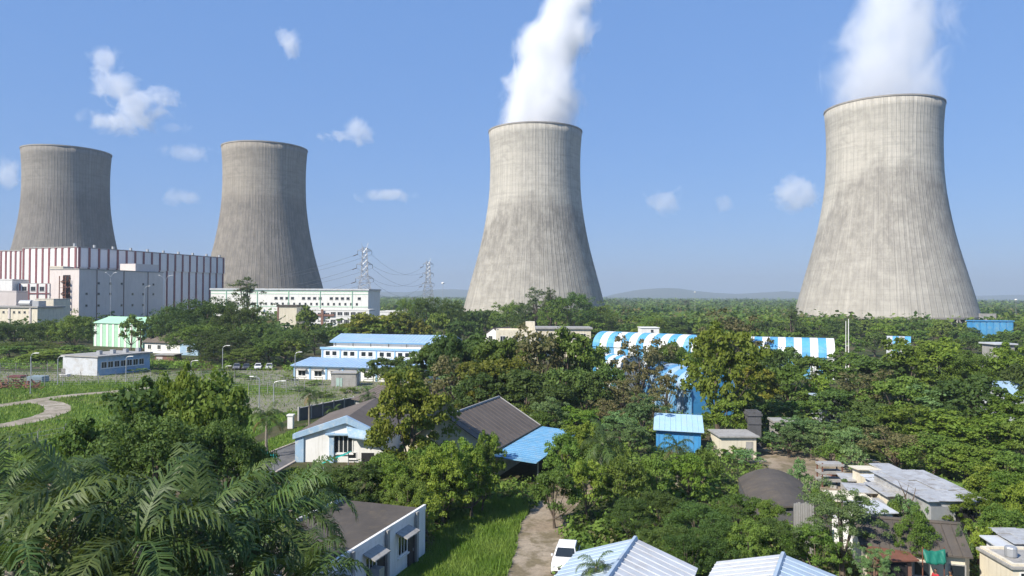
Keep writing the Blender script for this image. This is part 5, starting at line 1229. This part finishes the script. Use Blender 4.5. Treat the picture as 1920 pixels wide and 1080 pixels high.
# ------------------------------------------------------------------ cars
M_TYRE = mat('tyre_rubber', (0.02,0.02,0.02), .9, .1, 2); M_CHROME = mat('wheel_alloy', (0.5,0.5,0.5), .3, .05, 2, metal=.9)
M_LAMPG = mat('headlamp_lens', (0.6,0.62,0.62), .15, .05, 2); M_RED = mat('tail_lamp', (0.35,0.02,0.02), .25, .05, 2)
def car(x, y, rz, label, paint, group=None):
    t = thing('parked_car', label, 'car', (x, y, 0), rz, group)       # front faces local +x
    pm = mat('paint_' + str(paint[0]), paint, .28, .03, 1.0, spec=.6)
    prof = [(-1.85,.32),(-1.92,.55),(-1.86,.88),(-1.72,.98),(.85,.98),(1.55,.86),(1.86,.70),(1.90,.45),(1.80,.28)]
    b = MB(); n = len(prof)
    for (yy, s) in ((-.82, 0), (-.80, 0), (.80, 0), (.82, 0)): pass
    v = []
    for yy, ins in ((-.70,.10),(-.82,0),(.82,0),(.70,.10)):
        v += [(px*(1-ins*.25), yy, .28+(pz-.28)*(1-ins*.35) if pz > .5 else pz) for px, pz in prof]
    f = [tuple(range(n-1,-1,-1)), tuple(range(3*n, 4*n))]
    for r in range(3): f += [(r*n+i, r*n+(i+1) % n, (r+1)*n+(i+1) % n, (r+1)*n+i) for i in range(n)]
    b.add(v, f).build('body', pm, t, bevel=.05)
    cb = [(-1.70,.95,.76),(.80,.95,.76),(.18,1.48,.60),(-1.25,1.50,.60)]
    vv = [(a, -w, z) for a, z, w in cb] + [(a, w, z) for a, z, w in cb]
    MB().add(vv, [(3,2,1,0),(4,5,6,7),(0,1,5,4),(1,2,6,5),(2,3,7,6),(3,0,4,7)]).build('cabin', pm, t, bevel=.04)
    def pane(nm, q): MB().add(q, [(0,1,2,3)]).build(nm, GL, t)
    pane('windscreen', [(.79,-.66,1.02),(.79,.66,1.02),(.26,.55,1.43),(.26,-.55,1.43)])
    pane('rear_window', [(-1.70,.64,1.03),(-1.70,-.64,1.03),(-1.34,-.54,1.44),(-1.34,.54,1.44)])
    for s in (-1, 1):
        for x0, x1, x2, x3 in ((-1.5,-.5,-.5,-1.2), (-.4,.62,.14,-.4)):
            q = [(x0,s*.765,1.02),(x1,s*.765,1.02),(x2,s*.63,1.43),(x3,s*.63,1.43)]
            pane('side_window', q if s < 0 else q[::-1])
        MB().box(1.70,1.885,s*.72-.14*(s>0)-.0*(s<0),s*.72+.14*(s<0),.62,.76).build('headlight', M_LAMPG, t)
        MB().box(-1.90,-1.80,s*.74-.12*(s>0),s*.74+.12*(s<0),.66,.88).build('tail_light', M_RED, t)
        MB().box(.55,.72,s*.83-.10*(s<0),s*.83+.10*(s>0),1.0,1.10).build('wing_mirror', pm, t)
        for wx in (-1.2, 1.2):
            w = MB().lathe([(.05,-.1),(.30,-.1),(.32,-.06),(.32,.06),(.30,.1),(.05,.1)], 20).build('wheel', M_TYRE, t); w.location = (wx, s*.76, .32); w.rotation_euler = (math.pi/2, 0, 0)
            MB().lathe([(.02,-.105),(.19,-.105),(.20,-.09),(.20,.09),(.19,.105),(.02,.105)], 14).build('rim', M_CHROME, w)
    MB().box(1.86,1.93,-.62,.62,.34,.46).build('bumper', mat('bumper_trim', (.04,.04,.042), .6), t)
    MB().box(1.87,1.925,-.34,.34,.56,.66).build('grille', MATS['bumper_trim'], t)
    return t
q = G(1049, 1066); car(q.x+.45, q.y+.1, R(-100), 'white hatchback parked on the dirt lane beside the ribbed blue roof', (.78,.78,.77)); foot([(q.x-2,q.y-3),(q.x+2,q.y-3),(q.x+2,q.y+5),(q.x-2,q.y+5)])
for (px, col, lb) in ((462, (.06,.06,.065), 'dark car parked under the trees'), (484, (.72,.72,.72), 'white car parked under the trees beside a dark one'), (505, (.5,.5,.5), 'silver car parked under the trees by the reddish wall'), (444, (.15,.15,.16), 'dark grey car half hidden under the trees')):
    q = G(px, 693); car(q.x, q.y, R(-75), lb, col)

# ------------------------------------------------------------------ two people by the tarpaulin
def person(px, Y, rz, label, top, low, bend=0.0):
    x, y = XY(px, Y, 1060); t = thing('person', label, 'person', (x, y, 0), rz)
    skin = mat('skin', (.17,.09,.055), .6, .08, 4); hair = mat('hair', (.012,.01,.009), .7, .1, 6)
    def sk(name, vs, es, rad, m, parent, lev=2):
        me = bpy.data.meshes.new(name); me.from_pydata(vs, es, []); me.materials.append(m); o = bpy.data.objects.new(name, me); COL.objects.link(o); o.parent = parent
        md = o.modifiers.new('skin', 'SKIN'); md.use_smooth_shade = True
        for i, r in enumerate(rad): me.skin_vertices[0].data[i].radius = (r[0], r[1]) if isinstance(r, tuple) else (r, r)
        me.skin_vertices[0].data[0].use_root = True
        s = o.modifiers.new('sub', 'SUBSURF'); s.levels = lev; s.render_levels = lev; return o
    f = bend
    vs = [(0,0,.93),(f*.3,0,1.12),(f*.7,0,1.34),(f*.9,0,1.44),(f,0,1.50),(f+.02,0,1.56),(f+.03,0,1.64),(f+.02,0,1.71),
          (f*.8,.17,1.38),(f+.08,.24,1.12),(f+.26,.20,.95),(f+.33,.19,.90),(f+.38,.17,.86),(f+.36,.21,.85),
          (f*.8,-.17,1.38),(f+.03,-.24,1.11),(f+.16,-.22,.88),(f+.20,-.21,.81),(f+.22,-.19,.75),(f+.22,-.23,.75),
          (0,.10,.88),(.03,.11,.50),(-.02,.11,.09),(.16,.13,.04),(0,-.10,.88),(.02,-.11,.50),(-.03,-.11,.09),(.15,-.13,.04)]
    es = [(0,1),(1,2),(2,3),(3,4),(4,5),(5,6),(6,7),(2,8),(8,9),(9,10),(10,11),(11,12),(11,13),(2,14),(14,15),(15,16),(16,17),(17,18),(17,19),(0,20),(20,21),(21,22),(22,23),(0,24),(24,25),(25,26),(26,27)]
    rd = [(.13,.10),(.12,.09),(.15,.10),(.06,.06),.055,(.08,.075),(.095,.085),(.06,.06),.06,.045,.035,.035,.014,.013,.06,.045,.035,.035,.014,.013,.09,.06,.042,.035,.09,.06,.042,.035]
    sk('body', vs, es, rd, skin, t)
    sh = [0,1,2,3,8,9,14,15]; sk('shirt', [vs[i] for i in sh], [(0,1),(1,2),(2,3),(2,4),(4,5),(2,6),(6,7)], [(.15,.12),(.14,.11),(.165,.115),(.07,.07),.075,.062,.075,.062], mat('cloth_'+top[0], top[1], .85, .12, 8), t)
    tr = [0,20,21,22,24,25,26]; sk('trousers', [vs[i] for i in tr], [(0,1),(1,2),(2,3),(0,4),(4,5),(5,6)], [(.14,.11),.10,.075,.06,.10,.075,.06], mat('cloth_'+low[0], low[1], .85, .12, 8), t)
    sk('hair', [(f+.0,0,1.64),(f+.005,0,1.70),(f+.01,0,1.74)], [(0,1),(1,2)], [(.092,.085),(.088,.08),(.05,.05)], hair, t, 1)
    for s in (-1, 1):
        o = MB().lathe([(.001,-.012),(.010,-.006),(.010,.006),(.001,.012)], 8).build('eye', hair, t); o.location = (f+.115, s*.033, 1.645)
    o = MB().add([(0,-.014,0),(0,.014,0),(.028,0,-.005),(0,0,.045)], [(0,1,2),(0,2,3),(2,1,3)]).build('nose', skin, t); o.location = (f+.108, 0, 1.61)
    return t
person(1755, 45.0, R(200), 'person in a red top standing by the green tarpaulin', ('red', (.42,.03,.04)), ('navy', (.03,.035,.06)), .02)
person(1786, 44.6, R(150), 'person in an orange top standing before the cream hut', ('orange', (.55,.22,.04)), ('grey', (.12,.12,.12)), .10)
# heap with orange cloth, dead tree, wall oddments
q = XY(1872, 49.5); t = thing('covered_heap', 'dark heap partly covered with an orange cloth by the grove', 'heap', (q[0], q[1], 0))
def mound(name, rx, ry, h, m, off, seed, parent):
    rg = np.random.default_rng(seed); b = MB(); n = 18
    for j in range(7):
        for k in range(n):
            a = 6.283*k/n; r = math.cos(j/6*1.5); w = 1+rg.uniform(-.12,.12); b.v.append((off[0]+rx*r*math.cos(a)*w, off[1]+ry*r*math.sin(a)*w, off[2]+h*math.sin(j/6*1.57)*(1+rg.uniform(-.06,.06))))
    b.f = [(j*n+k, j*n+(k+1) % n, (j+1)*n+(k+1) % n, (j+1)*n+k) for j in range(6) for k in range(n)] + [tuple(6*n+k for k in range(n))]
    return b.build(name, m, parent, smooth=True)
mound('heap', 1.0, .8, 1.6, M_RUST, (-.4,0,0), 1, t); mound('cloth', .75, .8, 1.75, mat('orange_cloth', (.45,.17,.02), .8, .3, 3), (.45,-.05,0), 2, t)
q = XY(1707, 57.5); t = thing('dead_tree', 'bare dead tree leaning beside the turquoise shack', 'tree', (q[0], q[1], 0)); b = MB()
b.tube([(0,0,0),(-.15,0,1.6),(-.45,0,2.9)], .11, .06, 6); b.tube([(-.18,0,1.7),(.25,0,2.7),(.45,.1,3.4)], .06, .02, 5); b.tube([(-.45,0,2.9),(-.9,.1,3.9)], .05, .015, 5); b.tube([(-.4,0,2.7),(-.2,-.1,3.7)], .04, .012, 5); b.tube([(-.1,0,1.2),(-.6,.2,2.0)], .04, .012, 5)
b.build('trunk', M_BARK, t)
rr = random.Random(8)
for k in range(26):
    q = G(rr.uniform(1545,1720), rr.uniform(872,955)); s = rr.uniform(.15,.5)
    if k % 2: o = MB().box(-s,s,-s*.6,s*.6,0,s*.8).build('crate', (M_CREAM, M_RUST, M_GREYC)[k % 3]); nm, ct = 'crate', 'crate'
    else: o = MB().slab([(-s*1.6,-s,.12),(s*1.6,-s,.09),(s*1.6,s,.14),(-s*1.6,s,.16)], .06).build('loose_board', (M_WHITE, M_TIN, M_GREYC)[k % 3]); nm, ct = 'loose board', 'board'
    o.location = (q.x, q.y, .01); o.rotation_euler = (0, 0, rr.uniform(0, 3))
    tag(o, 'discarded %s lying on the earth yard among the shacks' % nm, ct, 'discarded %ss on the earth yard' % nm)

# ------------------------------------------------------------------ steam and clouds (real volumes)
def curve_node(t, v, pts, zmin, zmax, vmin, vmax):
    x = t.mapr(v, zmin, zmax); n = t.n('ShaderNodeFloatCurve'); t.l(x, n.inputs['Value']); c = n.mapping.curves[0]
    xs = [((z-zmin)/(zmax-zmin), (q-vmin)/(vmax-vmin)) for z, q in pts]
    c.points[0].location = xs[0]; c.points[1].location = xs[-1]
    for p in xs[1:-1]: c.points.new(*p)
    n.mapping.update(); return t.math('ADD', t.math('MULTIPLY', n.outputs[0], vmax-vmin), vmin)
def plume(T, name, label, cen, rad, dens, zmax, soft, seed, nscale=.055, amp=1.5):
    t = NT(name); tc = t.n('ShaderNodeTexCoord').outputs['Object']; sp = t.n('ShaderNodeSeparateXYZ'); t.l(tc, sp.inputs[0]); x, y, z = sp.outputs
    cx = curve_node(t, z, cen, 130, zmax, -20, 60); rr_ = curve_node(t, z, rad, 130, zmax, 0, 50)
    off = t.n('ShaderNodeVectorMath', operation='ADD'); t.l(tc, off.inputs[0]); off.inputs[1].default_value = (seed, seed*2, seed*3)
    big = t.noise(off.outputs[0], nscale*.45, 2, .5); cx2 = t.math('ADD', cx, t.math('MULTIPLY', t.math('MULTIPLY', t.math('SUBTRACT', big, .5), 24), t.mapr(z, 139, 168)))
    dx = t.math('SUBTRACT', x, cx2); r = t.math('DIVIDE', t.math('SQRT', t.math('ADD', t.math('MULTIPLY', dx, dx), t.math('MULTIPLY', y, y))), rr_)
    sv = t.scalev(off.outputs[0], (1, 1, .62)); nz = t.noise(sv, nscale, 7, .62, .7)
    d = t.math('ADD', t.math('SUBTRACT', 1.0, r), t.math('MULTIPLY', t.math('SUBTRACT', nz, .5), t.mapr(z, 137, 160, amp*.45, amp)))
    den = t.math('MULTIPLY', t.mapr(d, 0.0, soft), dens)
    v = t.n('ShaderNodeVolumePrincipled'); v.inputs['Color'].default_value = (.985,.99,1,1); t.l(den, v.inputs['Density']); v.inputs['Anisotropy'].default_value = 0.0
    t.l(v.outputs[0], t.out.inputs['Volume']); t.m.cycles.volume_step_rate = 0.35
    b = MB(); n = 28; zs = np.linspace(134, zmax, 22)
    cz = np.interp(zs, [p[0] for p in cen], [p[1] for p in cen]); rz = np.interp(zs, [p[0] for p in rad], [p[1] for p in rad])
    for i, z_ in enumerate(zs):
        g = min(31.5, rz[i]*1.3+8) if z_ < 139.5 else rz[i]*1.3+12
        if z_ < 139.5: c_ = 0
        else: c_ = cz[i]
        for k in range(n): b.v.append((c_+g*math.cos(6.2832*k/n), g*math.sin(6.2832*k/n), z_))
    b.f = [(i*n+k, i*n+(k+1) % n, (i+1)*n+(k+1) % n, (i+1)*n+k) for i in range(21) for k in range(n)] + [tuple(range(n-1,-1,-1)), tuple(range(21*n, 22*n))]
    o = b.build('steam_plume', t.m); o.location = T.location + Vector((0, 0, -4.2)); tag(o, label, 'steam'); return o
plume(T3, 'steam_dense', 'dense white steam plume rising from the tower behind the domed tree', [(130,0),(139,1),(160,4),(175,7),(190,10),(204,13),(219,20),(240,25),(290,36)], [(130,29),(139,28.5),(155,28),(175,25),(190,24),(204,26),(219,21),(240,19),(290,26)], .11, 290, .42, 3.0, .052, 1.9)
plume(T4, 'steam_thin', 'thin drifting steam plume rising from the dark-patched tower', [(130,0),(139,1),(162,0),(181,5),(201,10),(225,15),(270,26)], [(130,31),(139,31),(155,33),(181,31),(201,28),(225,27),(270,28)], .062, 270, .80, 8.0, .052, 2.5)

def cloud(label, puffs, dens, Y=4200.0, seed=1):
    c0 = P(puffs[0][0], puffs[0][1], Y); t = thing('cloud', label, 'cloud', c0)
    nm = 'cloud_vapour_%g' % dens
    if nm not in MATS:
        q = NT(nm); tc = q.n('ShaderNodeTexCoord').outputs['Object']; pos = q.n('ShaderNodeNewGeometry').outputs['Position']
        ln = q.n('ShaderNodeVectorMath', operation='LENGTH'); q.l(tc, ln.inputs[0]); r = ln.outputs['Value']
        nz = q.noise(pos, .0085, 7, .62, .6)
        d = q.math('ADD', q.math('SUBTRACT', .74, r), q.math('MULTIPLY', q.math('SUBTRACT', nz, .5), 2.9))
        v = q.n('ShaderNodeVolumePrincipled'); v.inputs['Color'].default_value = (.99,.99,1,1); q.l(q.math('MULTIPLY', q.mapr(d, 0, .38), dens), v.inputs['Density'])
        q.l(v.outputs[0], q.out.inputs['Volume']); q.m.cycles.volume_step_rate = .5; MATS[nm] = q.m
    key = ('puff', nm)
    if key not in MATS:
        b = MB().lathe([(1.12*math.sin(math.pi*k/12)+1e-4, -1.12*math.cos(math.pi*k/12)) for k in range(13)], 20); MATS[key] = b.mesh('puff', MATS[nm])
    for (px, py, rx, ry) in puffs:
        p = P(px, py, Y); k = Y/FPX; inst('puff', MATS[key], t, p - c0, 0, (rx*k*1.15, (rx+ry)*.5*k, ry*k*1.15))
    return t
cloud('towering white cloud with several lobes above the dark grey tower', [(200,118,34,30),(214,160,46,44),(262,196,60,38),(302,188,38,26),(190,226,44,22),(240,226,70,26)], .0065)
cloud('small cloud wisp trailing off the towering white cloud', [(326,238,34,12)], .003)
cloud('small upright cloud high in the open sky', [(538,72,24,26),(544,94,18,20)], .0085)
cloud('small slanting cloud beside the brownish grey tower', [(672,244,38,26),(630,256,30,15)], .0085)
cloud('flat little cloud low above the pylons', [(728,368,52,15)], .0070)
cloud('faint puff between the steaming tower and the dark-patched tower', [(1246,374,34,28)], .0055)
cloud('white puff next to the dark-patched tower', [(1486,364,44,34)], .0085)
cloud('very faint small puff in the gap between the steaming and dark-patched towers', [(1357,383,22,18)], .0045)
cloud('hazy cloud behind the dark grey tower', [(14,322,36,34)], .0055)
cloud('faint flat cloud streak between the two grey towers', [(340,370,40,15)], .0045)
cloud('faint thin cloud above the faint streak between the grey towers', [(352,286,54,16)], .0040)

# ------------------------------------------------------------------ air
hz = NT('haze_air'); v = hz.n('ShaderNodeVolumePrincipled'); v.inputs['Color'].default_value = (.50,.585,.70,1); v.inputs['Density'].default_value = 1.9e-4
hz.l(v.outputs[0], hz.out.inputs['Volume'])
o = MB().box(-7500, 7500, -250, 10400, -1, 300).build('haze', hz.m); o['kind'] = 'stuff'; tag(o, 'pale bluish haze over the whole plain', 'haze', kind='stuff')
